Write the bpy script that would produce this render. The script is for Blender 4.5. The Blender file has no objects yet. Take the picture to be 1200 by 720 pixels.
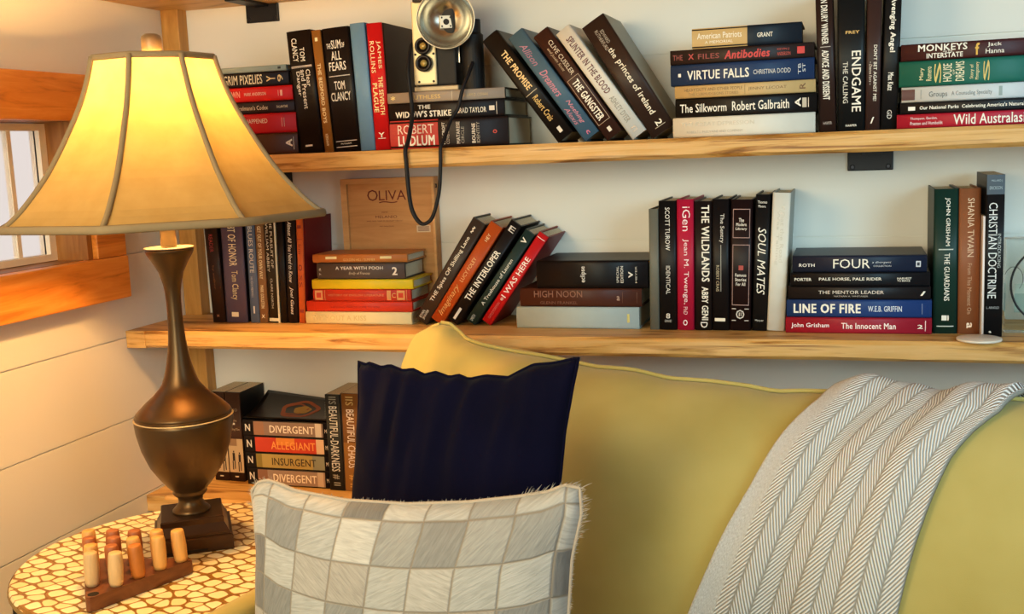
import bpy, bmesh, math, random
from mathutils import Vector, Matrix, noise
random.seed(7)
SC = bpy.context.scene
COL = SC.collection
PI = math.pi

# ------------------------------------------------------------------ camera, light, exposure
cam_d = bpy.data.cameras.new('camera'); cam = bpy.data.objects.new('camera', cam_d); COL.objects.link(cam)
cam_d.sensor_width = 36; cam_d.lens = 1275.28/1200*36; cam_d.clip_start = .02
_r = Vector((.95533, .29285, -.03980)); _u = Vector((-.00504, .15077, .98856)); _f = Vector((-.29550, .94420, -.14551))
cam.matrix_world = Matrix(((_r.x, _u.x, -_f.x, 1.3944), (_r.y, _u.y, -_f.y, -2.0512), (_r.z, _u.z, -_f.z, 1.2366), (0, 0, 0, 1)))
SC.camera = cam
vs = SC.view_settings
vs.view_transform = 'Standard'; vs.look = 'None'; vs.gamma = 1; vs.use_curve_mapping = False; vs.exposure = 0.0
try:
    SC.cycles.use_denoising = True
except Exception:
    pass
w = bpy.data.worlds.new('sky'); SC.world = w; w.use_nodes = True
w.node_tree.nodes['Background'].inputs[0].default_value = (.95, .85, .80, 1)
w.node_tree.nodes['Background'].inputs[1].default_value = .85

def area(name, loc, target, sx, sy, power, col):
    l = bpy.data.lights.new(name, 'AREA'); l.shape = 'RECTANGLE'; l.size = sx; l.size_y = sy; l.energy = power; l.color = col
    o = bpy.data.objects.new(name, l); COL.objects.link(o); o.location = loc
    o.rotation_euler = (Vector(target)-Vector(loc)).to_track_quat('-Z', 'Z').to_euler()
    return o
dr = area('daylight_right_window', (2.6, -1.7, 1.5), (1.6, 0, 1.05), 1.0, 1.0, 5.0, (.45, .82, 1.0)); dr.data.spread = math.radians(70)
dl = area('daylight_front_window', (1.0, -4.1, 1.35), (1.0, 0, 1.0), 1.4, 1.4, 16.8, (.90, .97, .76)); dl.data.spread = math.radians(110)
cl = bpy.data.lights.new('warm_fill_light', 'POINT'); cl.energy = 36; cl.color = (1.0, .74, .40); cl.shadow_soft_size = .25  # added warm fill for the left side, unseen and without a lamp body
co = bpy.data.objects.new('warm_fill_light', cl); COL.objects.link(co); co.location = (.45, -1.7, 1.5)
BULB_POWER = 124.0; BULB_COL = (1.0, .51, .15)

# ------------------------------------------------------------------ materials
def lin(c):
    if isinstance(c, str):
        c = [int(c[i:i+2], 16)/255 for i in (0, 2, 4)]
    return tuple((x/12.92 if x <= .04045 else ((x+.055)/1.055)**2.4) for x in c)
MATS = {}
def nodes(m):
    m.use_nodes = True
    nt = m.node_tree
    return nt, nt.nodes['Principled BSDF']
def N(nt, t, **k):
    n = nt.nodes.new(t)
    for a, b in k.items():
        if a.startswith('i_'):
            n.inputs[a[2:].replace('_', ' ')].default_value = b
        else: setattr(n, a, b)
    return n
def setin(b, k, v):
    if k in b.inputs: b.inputs[k].default_value = v
def M(hexc, rough=.5, metal=0, var=.08, scale=40, bump=.0, name=None, spec=.4):
    key = (hexc, rough, metal, var, scale, bump, spec)
    if key in MATS: return MATS[key]
    m = bpy.data.materials.new(name or 'surface_'+hexc); nt, b = nodes(m)
    c = lin(hexc)
    setin(b, 'Roughness', rough); setin(b, 'Metallic', metal); setin(b, 'Specular IOR Level', spec)
    tc = N(nt, 'ShaderNodeTexCoord'); no = N(nt, 'ShaderNodeTexNoise'); no.inputs['Scale'].default_value = scale; no.inputs['Detail'].default_value = 4
    nt.links.new(tc.outputs['Object'], no.inputs['Vector'])
    mx = N(nt, 'ShaderNodeMix', data_type='RGBA')
    mx.inputs[6].default_value = tuple(x*(1-var) for x in c)+(1,); mx.inputs[7].default_value = tuple(min(1, x*(1+var)) for x in c)+(1,)
    nt.links.new(no.outputs['Fac'], mx.inputs[0]); nt.links.new(mx.outputs[2], b.inputs['Base Color'])
    if bump:
        bp = N(nt, 'ShaderNodeBump'); bp.inputs['Strength'].default_value = bump; bp.inputs['Distance'].default_value = .002
        nt.links.new(no.outputs['Fac'], bp.inputs['Height']); nt.links.new(bp.outputs[0], b.inputs['Normal'])
    MATS[key] = m
    return m
def ramp(nt, stops):
    r = N(nt, 'ShaderNodeValToRGB'); e = r.color_ramp.elements
    while len(e) < len(stops): e.new(.5)
    for k, (p, c) in enumerate(stops):
        e[k].position = p; e[k].color = lin(c)+(1,)
    return r
def wood(name, stops, stretch=(1.2, 14, 14), scale=3.0, rough=.5, bump=.15, knots=0, streak=None):
    m = bpy.data.materials.new(name); nt, b = nodes(m)
    tc = N(nt, 'ShaderNodeTexCoord'); mp = N(nt, 'ShaderNodeMapping'); mp.inputs['Scale'].default_value = stretch
    no = N(nt, 'ShaderNodeTexNoise'); no.inputs['Scale'].default_value = scale; no.inputs['Detail'].default_value = 7; no.inputs['Roughness'].default_value = .62; no.inputs['Distortion'].default_value = .9
    nt.links.new(tc.outputs['Object'], mp.inputs[0]); nt.links.new(mp.outputs[0], no.inputs['Vector'])
    r = ramp(nt, stops); nt.links.new(no.outputs['Fac'], r.inputs[0])
    out = r.outputs[0]
    if knots:
        vo = N(nt, 'ShaderNodeTexVoronoi'); vo.inputs['Scale'].default_value = knots
        mp2 = N(nt, 'ShaderNodeMapping'); mp2.inputs['Scale'].default_value = (1, 1, 1)
        nt.links.new(tc.outputs['Object'], mp2.inputs[0]); nt.links.new(mp2.outputs[0], vo.inputs['Vector'])
        kr = ramp(nt, [(0, 'ffffff'), (.10, 'ffffff'), (.16, '000000')]); nt.links.new(vo.outputs['Distance'], kr.inputs[0])
        mx = N(nt, 'ShaderNodeMix', data_type='RGBA'); nt.links.new(kr.outputs[0], mx.inputs[0]); nt.links.new(out, mx.inputs[6]); mx.inputs[7].default_value = lin(stops[0][1])+(1,)
        out = mx.outputs[2]
    if streak:
        mp3 = N(nt, 'ShaderNodeMapping'); mp3.inputs['Scale'].default_value = (2.2, 5, 38); mp3.inputs['Location'].default_value = (.37, 0, .2)
        n3 = N(nt, 'ShaderNodeTexNoise'); n3.inputs['Scale'].default_value = 1.6; n3.inputs['Detail'].default_value = 6; n3.inputs['Distortion'].default_value = 1.6
        nt.links.new(tc.outputs['Object'], mp3.inputs[0]); nt.links.new(mp3.outputs[0], n3.inputs['Vector'])
        r3 = ramp(nt, [(.56, '000000'), (.68, 'c0c0c0'), (.74, 'ffffff')]); nt.links.new(n3.outputs['Fac'], r3.inputs[0])
        m3 = N(nt, 'ShaderNodeMix', data_type='RGBA'); nt.links.new(r3.outputs[0], m3.inputs[0]); nt.links.new(out, m3.inputs[6]); m3.inputs[7].default_value = lin(streak)+(1,)
        out = m3.outputs[2]
    nt.links.new(out, b.inputs['Base Color'])
    setin(b, 'Roughness', rough)
    bp = N(nt, 'ShaderNodeBump'); bp.inputs['Strength'].default_value = bump; bp.inputs['Distance'].default_value = .002
    nt.links.new(no.outputs['Fac'], bp.inputs['Height']); nt.links.new(bp.outputs[0], b.inputs['Normal'])
    return m
M_wall = M('e6e3da', .55, 0, .03, 6, .05, 'white_painted_boards')
M_shelf = wood('pale_maple', [(.30, '643a12'), (.38, 'a47030'), (.46, 'd0a058'), (.62, 'd8ac6c'), (.75, 'e0bf86')], (1.6, 14, 26), 2.3, streak='7a4a1c')
M_beam = wood('orange_pine', [(.25, 'a85a18'), (.45, 'de8830'), (.7, 'f0a24a')], (14, 1.4, 14), 3.0, .4, .15, 3.2)
M_post = wood('tan_pine', [(.25, 'a8712c'), (.5, 'c08a40'), (.75, 'd0a058')], (16, 16, 1.6), 3.0, .5)
M_jamb = wood('brown_pine', [(.25, '7a4a1c'), (.5, '96622c'), (.75, 'b07c40')], (16, 16, 1.6), 3.0, .5)
M_room = wood('pine_boards', [(.3, '8a6238'), (.6, 'a87c4a')], (2, 12, 12), 2.0)
M_iron = M('15141a', .45, .3, .1, 60, .1, 'black_iron')
M_bronze = M('5a452c', .34, .72, .15, 18, .04, 'aged_bronze')
M_frame = M('f2e6d2', .5, 0, .04, 30)
M_cream = M('e2d2a8', .5, 0, .05, 30)
M_chrome = M('c8c6c0', .18, 1, .05, 10)

def pages_mat():
    m = bpy.data.materials.new('page_edges'); nt, b = nodes(m)
    tc = N(nt, 'ShaderNodeTexCoord'); wv = N(nt, 'ShaderNodeTexWave'); wv.bands_direction = 'X'; wv.inputs['Scale'].default_value = 420; wv.inputs['Distortion'].default_value = 1.5
    nt.links.new(tc.outputs['Object'], wv.inputs['Vector'])
    r = ramp(nt, [(0, 'b5a684'), (.6, 'd6c9a8'), (1, 'e2d8bc')]); nt.links.new(wv.outputs['Fac'], r.inputs[0]); nt.links.new(r.outputs[0], b.inputs['Base Color'])
    setin(b, 'Roughness', .8)
    return m
M_pages = pages_mat()

# ------------------------------------------------------------------ mesh helpers
def obj(name, bm, mats, parent=None, smooth=False, loc=None):
    me = bpy.data.meshes.new(name); bm.normal_update(); bm.to_mesh(me); bm.free()
    for m in (mats if isinstance(mats, (list, tuple)) else [mats]): me.materials.append(m)
    if smooth:
        for p in me.polygons: p.use_smooth = True
    o = bpy.data.objects.new(name, me); COL.objects.link(o)
    if parent: o.parent = parent
    if loc: o.location = loc
    return o
def tag(o, label, cat, group=None):
    o['label'] = label; o['category'] = cat
    if group: o['group'] = group
    return o
def thing(name, label, cat, loc=(0, 0, 0), rot=(0, 0, 0), group=None):
    o = bpy.data.objects.new(name, None); COL.objects.link(o); o.empty_display_size = .02
    o.location = loc; o.rotation_euler = rot
    return tag(o, label, cat, group)
def struct(o):
    o['kind'] = 'structure'; return o
def box(bm, x0, x1, y0, y1, z0, z1, mi=0, bevel=0):
    vs = [bm.verts.new((x, y, z)) for x in (x0, x1) for y in (y0, y1) for z in (z0, z1)]
    fs = [bm.faces.new([vs[i] for i in q]) for q in ((0, 1, 3, 2), (4, 6, 7, 5), (0, 4, 5, 1), (2, 3, 7, 6), (0, 2, 6, 4), (1, 5, 7, 3))]
    for f in fs: f.material_index = mi
    if bevel:
        r = bmesh.ops.bevel(bm, geom=list({e for f in fs for e in f.edges}), offset=bevel, segments=2, affect='EDGES', profile=.6)
        for f in r['faces']: f.material_index = mi
    return fs
def lathe(bm, prof, n=40, cx=0, cy=0, mi=0, cap0=True, cap1=True):
    rings = []
    for r, z in prof:
        rings.append([bm.verts.new((cx+r*math.cos(2*PI*k/n), cy+r*math.sin(2*PI*k/n), z)) for k in range(n)])
    for a, b in zip(rings, rings[1:]):
        for k in range(n):
            f = bm.faces.new((a[k], a[(k+1) % n], b[(k+1) % n], b[k])); f.material_index = mi
    if cap0: bm.faces.new(rings[0][::-1]).material_index = mi
    if cap1: bm.faces.new(rings[-1]).material_index = mi
def tube(bm, pts, r, n=8, mi=0, closed=False, flat=None):
    pts = [Vector(p) for p in pts]; L = len(pts); rings = []; prev = None
    for i, p in enumerate(pts):
        if closed: t = pts[(i+1) % L]-pts[i-1]
        else: t = pts[min(i+1, L-1)]-pts[max(i-1, 0)]
        t.normalize()
        a = prev if prev is not None else (Vector((0, 0, 1)) if abs(t.z) < .9 else Vector((0, 1, 0)))
        s = (a-t*a.dot(t)); s.normalize(); prev = s; q = t.cross(s)
        rr = r[i] if isinstance(r, (list, tuple)) else r
        r2 = rr if flat is None else rr*flat
        rings.append([bm.verts.new(p+s*rr*math.cos(2*PI*k/n)+q*r2*math.sin(2*PI*k/n)) for k in range(n)])
    pairs = list(zip(rings, rings[1:]))+([(rings[-1], rings[0])] if closed else [])
    for a, b in pairs:
        for k in range(n):
            f = bm.faces.new((a[k], a[(k+1) % n], b[(k+1) % n], b[k])); f.material_index = mi; f.smooth = True
    if not closed:
        bm.faces.new(rings[0][::-1]).material_index = mi; bm.faces.new(rings[-1]).material_index = mi
def smoothpts(pts, n=6):
    P = [Vector(p) for p in pts]; out = []
    for i in range(len(P)-1):
        p0 = P[max(i-1, 0)]; p1 = P[i]; p2 = P[i+1]; p3 = P[min(i+2, len(P)-1)]
        for k in range(n):
            t = k/n
            out.append(.5*((2*p1)+(p2-p0)*t+(2*p0-5*p1+4*p2-p3)*t*t+(3*p1-p0-3*p2+p3)*t**3))
    out.append(P[-1]); return out
def prism(bm, outline, z0, z1, mi=0):
    a = [bm.verts.new((x, y, z0)) for x, y in outline]; b = [bm.verts.new((x, y, z1)) for x, y in outline]
    n = len(a)
    for k in range(n): bm.faces.new((a[k], a[(k+1) % n], b[(k+1) % n], b[k])).material_index = mi
    bm.faces.new(a[::-1]).material_index = mi; bm.faces.new(b).material_index = mi
def lerp_list(tab, x):
    if x <= tab[0][0]: return tab[0][1]
    for (a, b), (c, d) in zip(tab, tab[1:]):
        if x <= c:
            t = (x-a)/(c-a) if c > a else 0
            return b+(d-b)*t
    return tab[-1][1]

# lettering: glyph outlines of the built-in font as triangles, boxed to 0..1 x 0..1
GLYPH = {}
def glyphs(s, bold=0., shear=0.):
    key = (s, bold, shear)
    if key in GLYPH: return GLYPH[key]
    cu = bpy.data.curves.new('lettering', 'FONT'); cu.body = s; cu.resolution_u = 2; cu.shear = shear; cu.space_character = 1.0+max(0, bold)*3.2
    o = bpy.data.objects.new('lettering', cu); COL.objects.link(o)
    dg = bpy.context.evaluated_depsgraph_get()
    me = bpy.data.meshes.new_from_object(o.evaluated_get(dg))
    v = [(p.co.x, p.co.y) for p in me.vertices]; f = [tuple(p.vertices) for p in me.polygons]
    bpy.data.objects.remove(o); bpy.data.curves.remove(cu); bpy.data.meshes.remove(me)
    if bold > .004:
        v0, f0 = v, f; v = []; f = []; nb = len(v0)
        for dx, dy in ((-bold, -bold*.6), (bold, -bold*.6), (-bold, bold*.6), (bold, bold*.6)):
            n0 = len(v); v += [(x+dx, y+dy) for x, y in v0]; f += [tuple(i+n0 for i in q) for q in f0]
    x0 = min(p[0] for p in v); x1 = max(p[0] for p in v); y0 = min(p[1] for p in v); y1 = max(p[1] for p in v)
    v = [((x-x0)/(x1-x0 or 1), (y-y0)/(y1-y0 or 1)) for x, y in v]
    GLYPH[key] = (v, f)
    return GLYPH[key]
def put_text(bm, s, fn, mi, bold=.012, shear=0.):
    v, f = glyphs(s, bold, shear); nb = len(v)//4 if bold > .004 else len(v)
    vv = []
    for i, (x, y) in enumerate(v):
        p = fn(x, y); vv.append(bm.verts.new((p[0], p[1]-.00003*(i//max(1, nb)), p[2])))
    for q in f:
        try: bm.faces.new([vv[i] for i in q]).material_index = mi
        except ValueError: pass

# ------------------------------------------------------------------ room shell
def rect_minus(y0, y1, z0, z1, hole):
    if not hole: return [(y0, y1, z0, z1)]
    a, b, c, d = hole
    if b <= y0 or a >= y1 or d <= z0 or c >= z1: return [(y0, y1, z0, z1)]
    out = []
    if a > y0: out.append((y0, a, z0, z1))
    if b < y1: out.append((b, y1, z0, z1))
    ya, yb = max(a, y0), min(b, y1)
    if c > z0: out.append((ya, yb, z0, c))
    if d < z1: out.append((ya, yb, d, z1))
    return out
ZJ = [.0545+.1665*k for k in range(14)]
def boards(name, axis, at, back, u0, u1, joints, hole=None, ztop=2.3):
    bm = bmesh.new(); zs = [0]+list(joints)+[ztop]
    for a, b in zip(zs, zs[1:]):
        if b-a < .02: continue
        for (p, q, r, s) in rect_minus(u0, u1, a+.0015, b-.0015, hole):
            if s-r < .001 or q-p < .001: continue
            if axis == 'x': box(bm, *sorted((at, at+back*.6)), p, q, r, s)
            else: box(bm, p, q, *sorted((at, at+back*.6)), r, s)
    for (p, q, r, s) in rect_minus(u0, u1, 0, ztop, hole):
        if axis == 'x': box(bm, *sorted((at+back*.35, at+back)), p, q, r, s)
        else: box(bm, p, q, *sorted((at+back*.35, at+back)), r, s)
    return struct(obj(name, bm, M_wall))
WIN = (-1.05, -.31, 1.055, 1.317)
boards('wall_left', 'x', 0, -.012, -4.2, .03, ZJ, WIN)
boards('wall_back', 'y', .03, .012, -.02, 2.7, [.0100+.1733*k for k in range(1, 13)])
RW = (-2.25, -1.15, 1.0, 2.0)
bm = bmesh.new()
for p, q, r, s in rect_minus(-4.2, .042, 0, 2.3, RW): box(bm, 2.7, 2.78, p, q, r, s)
struct(obj('wall_right', bm, M_room))
FW = (.3, 1.7, .65, 2.05)
bm = bmesh.new()
for p, q, r, s in rect_minus(-.02, 2.7, 0, 2.3, FW): box(bm, p, q, -4.28, -4.2, r, s)
struct(obj('wall_front', bm, M_room))
bm = bmesh.new(); box(bm, -.1, 2.78, -4.28, .06, -.05, 0)
struct(obj('floor', bm, wood('floor_planks', [(.3, '7a5534'), (.6, '9c7348')], (2, 12, 1), 2.0)))
bm = bmesh.new(); box(bm, -.1, 2.78, -4.28, .06, 2.3, 2.35)
struct(obj('ceiling', bm, M_room))

# left window: header beam, sill beam, casing, jambs, frame with muntin, glass
bm = bmesh.new(); box(bm, 0, .03, -1.2, -.20, 1.317, 1.402, bevel=.003); struct(obj('trim_1', bm, M_beam))
bm = bmesh.new(); box(bm, 0, .03, -1.2, -.2215, .972, 1.055, bevel=.003); struct(obj('trim_2', bm, M_beam))
bm = bmesh.new(); box(bm, 0, .024, -.3035, -.2175, 1.0555, 1.3165, bevel=.002); struct(obj('trim_3', bm, M_beam))
bm = bmesh.new(); box(bm, -.085, .012, -.318, -.3045, 1.0555, 1.3165); struct(obj('trim_4', bm, M_jamb))
bm = bmesh.new(); box(bm, -.085, 0, -1.06, -.318, 1.045, 1.0555); box(bm, -.085, 0, -1.06, -.318, 1.3165, 1.327); box(bm, -.085, 0, -1.06, -1.045, 1.0555, 1.3165); struct(obj('trim_5', bm, M_jamb))
win = struct(thing('window_1', 'small pale framed window in the white board wall left of the lamp', 'window', (-.07, -.68, 1.055)))
bm = bmesh.new()
box(bm, -.012, .012, .345, .362, .0015, .26); box(bm, -.012, .012, -.365, -.348, .0015, .26)
box(bm, -.012, .012, -.348, .345, .0015, .014); box(bm, -.012, .012, -.348, .345, .247, .26)
obj('window_frame', bm, M_frame, win)
bm = bmesh.new(); box(bm, -.008, .004, .270, .280, .014, .247); box(bm, -.008, .004, -.06, -.046, .014, .247)
obj('muntin', bm, M_frame, win)
mg = bpy.data.materials.new('window_glass'); nt, b = nodes(mg); setin(b, 'Base Color', (1, 1, 1, 1)); setin(b, 'Roughness', .35); setin(b, 'Transmission Weight', 1.0); setin(b, 'IOR', 1.08)
bm = bmesh.new(); box(bm, -.002, .002, -.348, .345, .014, .247); obj('glass_pane', bm, mg, win)
# corner post
bm = bmesh.new(); box(bm, .001, .043, -.004, .0295, 0, 2.3, bevel=.002); struct(obj('trim_6', bm, M_post))

# ------------------------------------------------------------------ shelves and brackets
def shelf(name, label, z, th, depth, x0, x1, seed, lip):
    bm = bmesh.new(); n = 220; rings = []
    for i in range(n+1):
        x = x0+(x1-x0)*i/n
        w1 = noise.noise((x*9, seed, 0))*.0035*lip+noise.noise((x*40, seed, 3))*.0012*lip
        w2 = noise.noise((x*7, seed, 9))*.004*lip+noise.noise((x*33, seed, 5))*.0015*lip
        w3 = noise.noise((x*12, seed, 19))*.003*lip
        y = -depth
        prof = [(.0285, z-th), (y+.006+abs(w2), z-th), (y+w3, z-th+.006+w2*.5), (y+w1*.5, z-th*.5), (y+w1*.6, z-.006), (y+.006, z), (.0285, z)]
        rings.append([bm.verts.new((x, a, b)) for a, b in prof])
    for a, b in zip(rings, rings[1:]):
        for k in range(7): bm.faces.new((a[k], b[k], b[(k+1) % 7], a[(k+1) % 7]))
    bm.faces.new(rings[0]); bm.faces.new(rings[-1][::-1])
    return tag(obj(name, bm, M_shelf), label, 'shelf')
shelf('wooden_shelf', 'pale wooden shelf, upper of the two book shelves, camera standing above it', 1.24, .034, .2125, .0445, 2.695, 1.3, 1)
shelf('wooden_shelf.001', 'pale live-edge wooden shelf just above the yellow sofa back', .90, .034, .2135, .0445, 2.695, 5.1, 1.2)
shelf('wooden_shelf.002', 'low pale wooden shelf behind the lamp base and patchwork pillow', .55, .034, .195, .0445, 2.695, 9.7, .3)
shelf('wooden_shelf.003', 'topmost shelf board, only its underside showing in the top corner', 1.585, .034, .2135, .0445, 2.695, 13.7, .5)
# the shelves run past the post to the left wall: end blocks are part of the boards' silhouettes
for nm, z, d in (('wooden_shelf', 1.24, .2125), ('wooden_shelf.001', .90, .2135), ('wooden_shelf.002', .55, .195), ('wooden_shelf.003', 1.585, .2135)):
    o = bpy.data.objects[nm]; bm = bmesh.new(); bm.from_mesh(o.data)
    box(bm, .001, .0446, -d, -.0055, z-.034, z); bm.to_mesh(o.data); bm.free()
def bracket(x0, x1, z1, label):
    t = thing('shelf_bracket', label, 'bracket', ((x0+x1)/2, .0295, z1), (0, 0, 0), 'black brackets under the shelves')
    w = (x1-x0)/2
    bm = bmesh.new(); box(bm, -w, w, -.006, 0, -.037, -.0005, bevel=.002); obj('wall_plate', bm, M_iron, t)
    bm = bmesh.new(); box(bm, -w*.45, w*.45, -.12, -.0065, -.0065, -.0008, bevel=.001); obj('support_arm', bm, M_iron, t)
    for s in (-1, 1):
        bm = bmesh.new(); lathe(bm, [(.0045, 0), (.0045, .0012), (.003, .002)], 12)
        o = obj('screw', bm, M('2a2a30', .35, .7), t); o.location = (s*w*.78, -.006, -.030); o.rotation_euler = (PI/2, 0, 0)
bracket(.189, .264, 1.551, 'black bracket plate under the topmost board, above the leftmost upper books')
bracket(.2, .2685, 1.206, 'black bracket plate under the upper shelf, half behind the lampshade')
bracket(1.391, 1.4695, 1.206, 'black bracket plate under the upper shelf on the right, on bare wall')

# ------------------------------------------------------------------ books
def book(name, t, h, d, spine, board, hard=True, texts=(), bands=(), root=None, pages=True, rough=.42):
    """book in its own frame: spine towards -Y, head at +Z, thickness along X; spine front at y=0"""
    bm = bmesh.new(); bt = .0028 if hard else .0007; b = min(.05*t+.0004, .0022) if hard else .0003
    ov = .003 if hard else 0.0
    sy = lambda x: b*(2*x/t)**2*1.0 + (0.0012*max(0, abs(2*x/t)-.86)/.14 if hard else 0)
    n = 12; xs = [-t/2+t*i/n for i in range(n+1)]
    outer = [(x, sy(x)) for x in xs]
    right = [(t/2, .004), (t/2-(.0008 if hard else 0), .0075), (t/2, .011), (t/2, d)]
    inner = [(t/2-bt, d), (t/2-bt, bt+.004)]
    left_in = [(-t/2+bt, bt+.004), (-t/2+bt, d)]
    left = [(-t/2, d), (-t/2, .011), (-t/2+(.0008 if hard else 0), .0075), (-t/2, .004)]
    loop = outer+right+inner+left_in+left
    a = [bm.verts.new((x, y, 0)) for x, y in loop]; c = [bm.verts.new((x, y, h)) for x, y in loop]
    L = len(loop)
    for k in range(L):
        f = bm.faces.new((a[k], a[(k+1) % L], c[(k+1) % L], c[k]))
        f.material_index = 1 if (k < n or k in (n, L-1)) else 0
        if k < n: f.smooth = True
    fa = bm.faces.new(a[::-1]); fc = bm.faces.new(c); fa.material_index = fc.material_index = 0
    mats = [M(board, rough, spec=.22), M(spine, rough, spec=.22)]; idx = {}
    def mi(col, r=.45):
        if col not in idx:
            idx[col] = len(mats); mats.append(M(col, r))
        return idx[col]
    eps = .00022
    for (s0, s1, t0, t1, col) in bands:            # s from head to tail, t across
        k = mi(col); m = 8
        g = [[bm.verts.new((-t/2+t*(t0+(t1-t0)*i/m), sy(-t/2+t*(t0+(t1-t0)*i/m))-eps, h*(1-s))) for i in range(m+1)] for s in (s0, s1)]
        for i in range(m): bm.faces.new((g[0][i], g[1][i], g[1][i+1], g[0][i+1])).material_index = k
        eps += .00002
    e2 = eps+.00018
    for T in texts:
        s, mode, s0, s1, t0, t1, col = T[:7]; bold = T[7] if len(T) > 7 else .012; sh = T[8] if len(T) > 8 else 0
        k = mi(col)
        if mode == 'd': fn = lambda x, y: (-t/2+t*(t0+(t1-t0)*y), h*(1-(s0+(s1-s0)*x)))
        elif mode == 'u': fn = lambda x, y: (-t/2+t*(t1-(t1-t0)*y), h*(1-(s1-(s1-s0)*x)))
        else: fn = lambda x, y: (-t/2+t*(t0+(t1-t0)*x), h*(1-(s1-(s1-s0)*y)))
        def g(x, y):
            X, Z = fn(x, y); return (X, -e2, Z)
        put_text(bm, s, g, k, bold, sh)
    co = obj('cover', bm, mats, root)
    if pages:
        bm = bmesh.new(); box(bm, -t/2+bt+.0001, t/2-bt-.0001, bt+.0045, d-ov, ov, h-ov, bevel=0)
        obj('page_block', bm, M_pages, root)
    return root
def S(x, z, y, t, h, d, lean, spine, board, label, group, texts=(), bands=(), hard=True, yaw=0, name=None):
    a = math.radians(lean)
    r = thing(name or ('hardcover_book' if hard else 'paperback_book'), label, 'book', (x, y, z+abs(math.sin(a))*t/2+.0004), (0, a, math.radians(yaw)), group)
    return book('b', t, h, d, spine, board, hard, texts, bands, r)
def K(x0, x1, z, y, t, d, spine, board, label, group, texts=(), bands=(), hard=True, yaw=0):
    r = thing('hardcover_book' if hard else 'paperback_book', label, 'book', (x1, y, z+t/2), (0, -PI/2, math.radians(yaw)), group)
    return book('b', t-.0004, x1-x0, d, spine, board, hard, texts, bands, r)
def stack(z, items):
    for it in items:       # bottom first
        a, kw = it
        x0, x1, y, t = a[:4]
        K(x0, x1, z+.0003, y, t, *a[4:], **kw); z += t+.0002
    return z
Wt = 'ece6d8'; Gd = 'e0b868'; Ft = 'c9b58a'
U = 1.24; L = .90; LO = .55

# --- upper shelf
g = 'pile of books beside the top of the lampshade'
stack(U, [
 ((.125, .376, -.140, .0412, .155, '4a2a17', '3a2012', 'thick brown book, bottom of the pile beside the lampshade on upper shelf', g), dict(texts=[('A', 'f', .90, .955, .35, .7, Wt, .03)], bands=[(.965, .968, .2, .8, Wt)])),
 ((.12, .3755, -.140, .0385, .155, 'c01a20', 'a01418', 'thick red book lying directly on the brown one beside lampshade', g), dict(texts=[('WHERE IT HAPPENED', 'd', .38, .76, .52, .74, 'e8d8c8', 0), ('HAMILTON', 'd', .42, .60, .22, .40, 'c89a88', 0)], bands=[(.88, .884, .3, .75, 'e0b0a0'), (.90, .904, .3, .75, 'e0b0a0')])),
 ((.135, .3735, -.138, .0230, .150, '2a1a18', '241614', 'thin black book between the two red ones beside lampshade', g), dict(texts=[("Dostrelmann's Codex", 'd', .42, .76, .3, .68, 'd8c8b0'), ('BALLANTINE', 'd', .84, .94, .4, .6, 'd8c8b0')])),
 ((.135, .372, -.140, .0280, .150, 'd81c18', 'b01414', 'bright red book with faded white lettering, upper red one beside lampshade', g), dict(texts=[('DOWN', 'd', .37, .52, .3, .75, 'f0a088', .03), ('MARK ANDERSON', 'd', .56, .76, .4, .62, 'f0c0b0')], bands=[(.87, .875, .3, .7, 'f0b0a0'), (.89, .91, .3, .7, 'f0b0a0')])),
 ((.13, .366, -.140, .0275, .150, '1c1213', '181012', 'black book with big curly white title near the pile top', g), dict(texts=[('GRIM PIXELIES', 'd', .40, .76, .18, .85, 'e0d2b4', .01), ('Y', 'f', .80, .88, .3, .7, Ft), ('9', 'f', .90, .95, .25, .75, Ft)])),
 ((.14, .362, -.140, .0115, .145, '8c9a94', '7c8a88', 'thin grey-blue book topping the pile beside the lampshade', g), dict(bands=[(.92, .95, .3, .7, '2a2a2a')])),
])
g = 'standing books left of the old camera'
S(.4035, U, -.14, .0505, .230, .155, -3, '17110f', '120d0c', 'thick black book with stacked white lettering, leftmost standing on upper shelf', g,
  texts=[('TOM', 'd', .14, .25, .50, .70, Wt), ('CLANCY', 'd', .06, .25, .20, .42, Wt), ('Clear', 'd', .32, .46, .66, .84, Wt), ('and Present', 'd', .32, .64, .44, .63, Wt), ('Danger', 'd', .33, .53, .22, .41, Wt), ('----', 'd', .94, .95, .3, .6, Wt)], bands=[(.285, .293, .06, .92, 'c8c0b8'), (.297, .301, .06, .92, 'c8c0b8'), (.935, .95, .3, .6, 'd0c8c0')])
S(.4416, U, -.14, .0190, .229, .150, -3.2, '96622a', '2a1c14', 'thin tan book squeezed between two thick black ones, upper shelf', g,
  texts=[('THE BEDFORD BOYS', 'd', .27, .76, .3, .68, 'f0dca8', .02), ('KERSHAW', 'd', .85, .95, .35, .62, 'f0dca8')], bands=[(.06, .09, .35, .65, 'f0dca8')])
S(.4800, U, -.14, .0545, .2305, .155, -2.9, '16100f', '120d0c', 'thick black book with white title printed across and ruled lines', g,
  texts=[('THE', 'f', .125, .165, .14, .30, Wt), ('SUM', 'f', .10, .17, .32, .68, Wt), ('OF', 'f', .125, .165, .70, .82, Wt), ('ALL', 'f', .19, .26, .28, .66, Wt), ('FEARS', 'f', .275, .345, .16, .80, Wt), ('TOM', 'f', .43, .50, .28, .68, Wt), ('CLANCY', 'f', .52, .59, .12, .86, Wt), ('PUTNAM', 'f', .935, .945, .3, .7, Wt)],
  bands=[(.385, .392, .1, .9, 'c8c0b8'), (.915, .921, .1, .9, 'c8c0b8'), (.962, .968, .1, .9, 'c8c0b8')])
S(.5227, U, -.14, .0300, .236, .150, -2.0, '6d94b4', '5a80a0', 'plain light blue book without lettering beside the red one', g)
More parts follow.
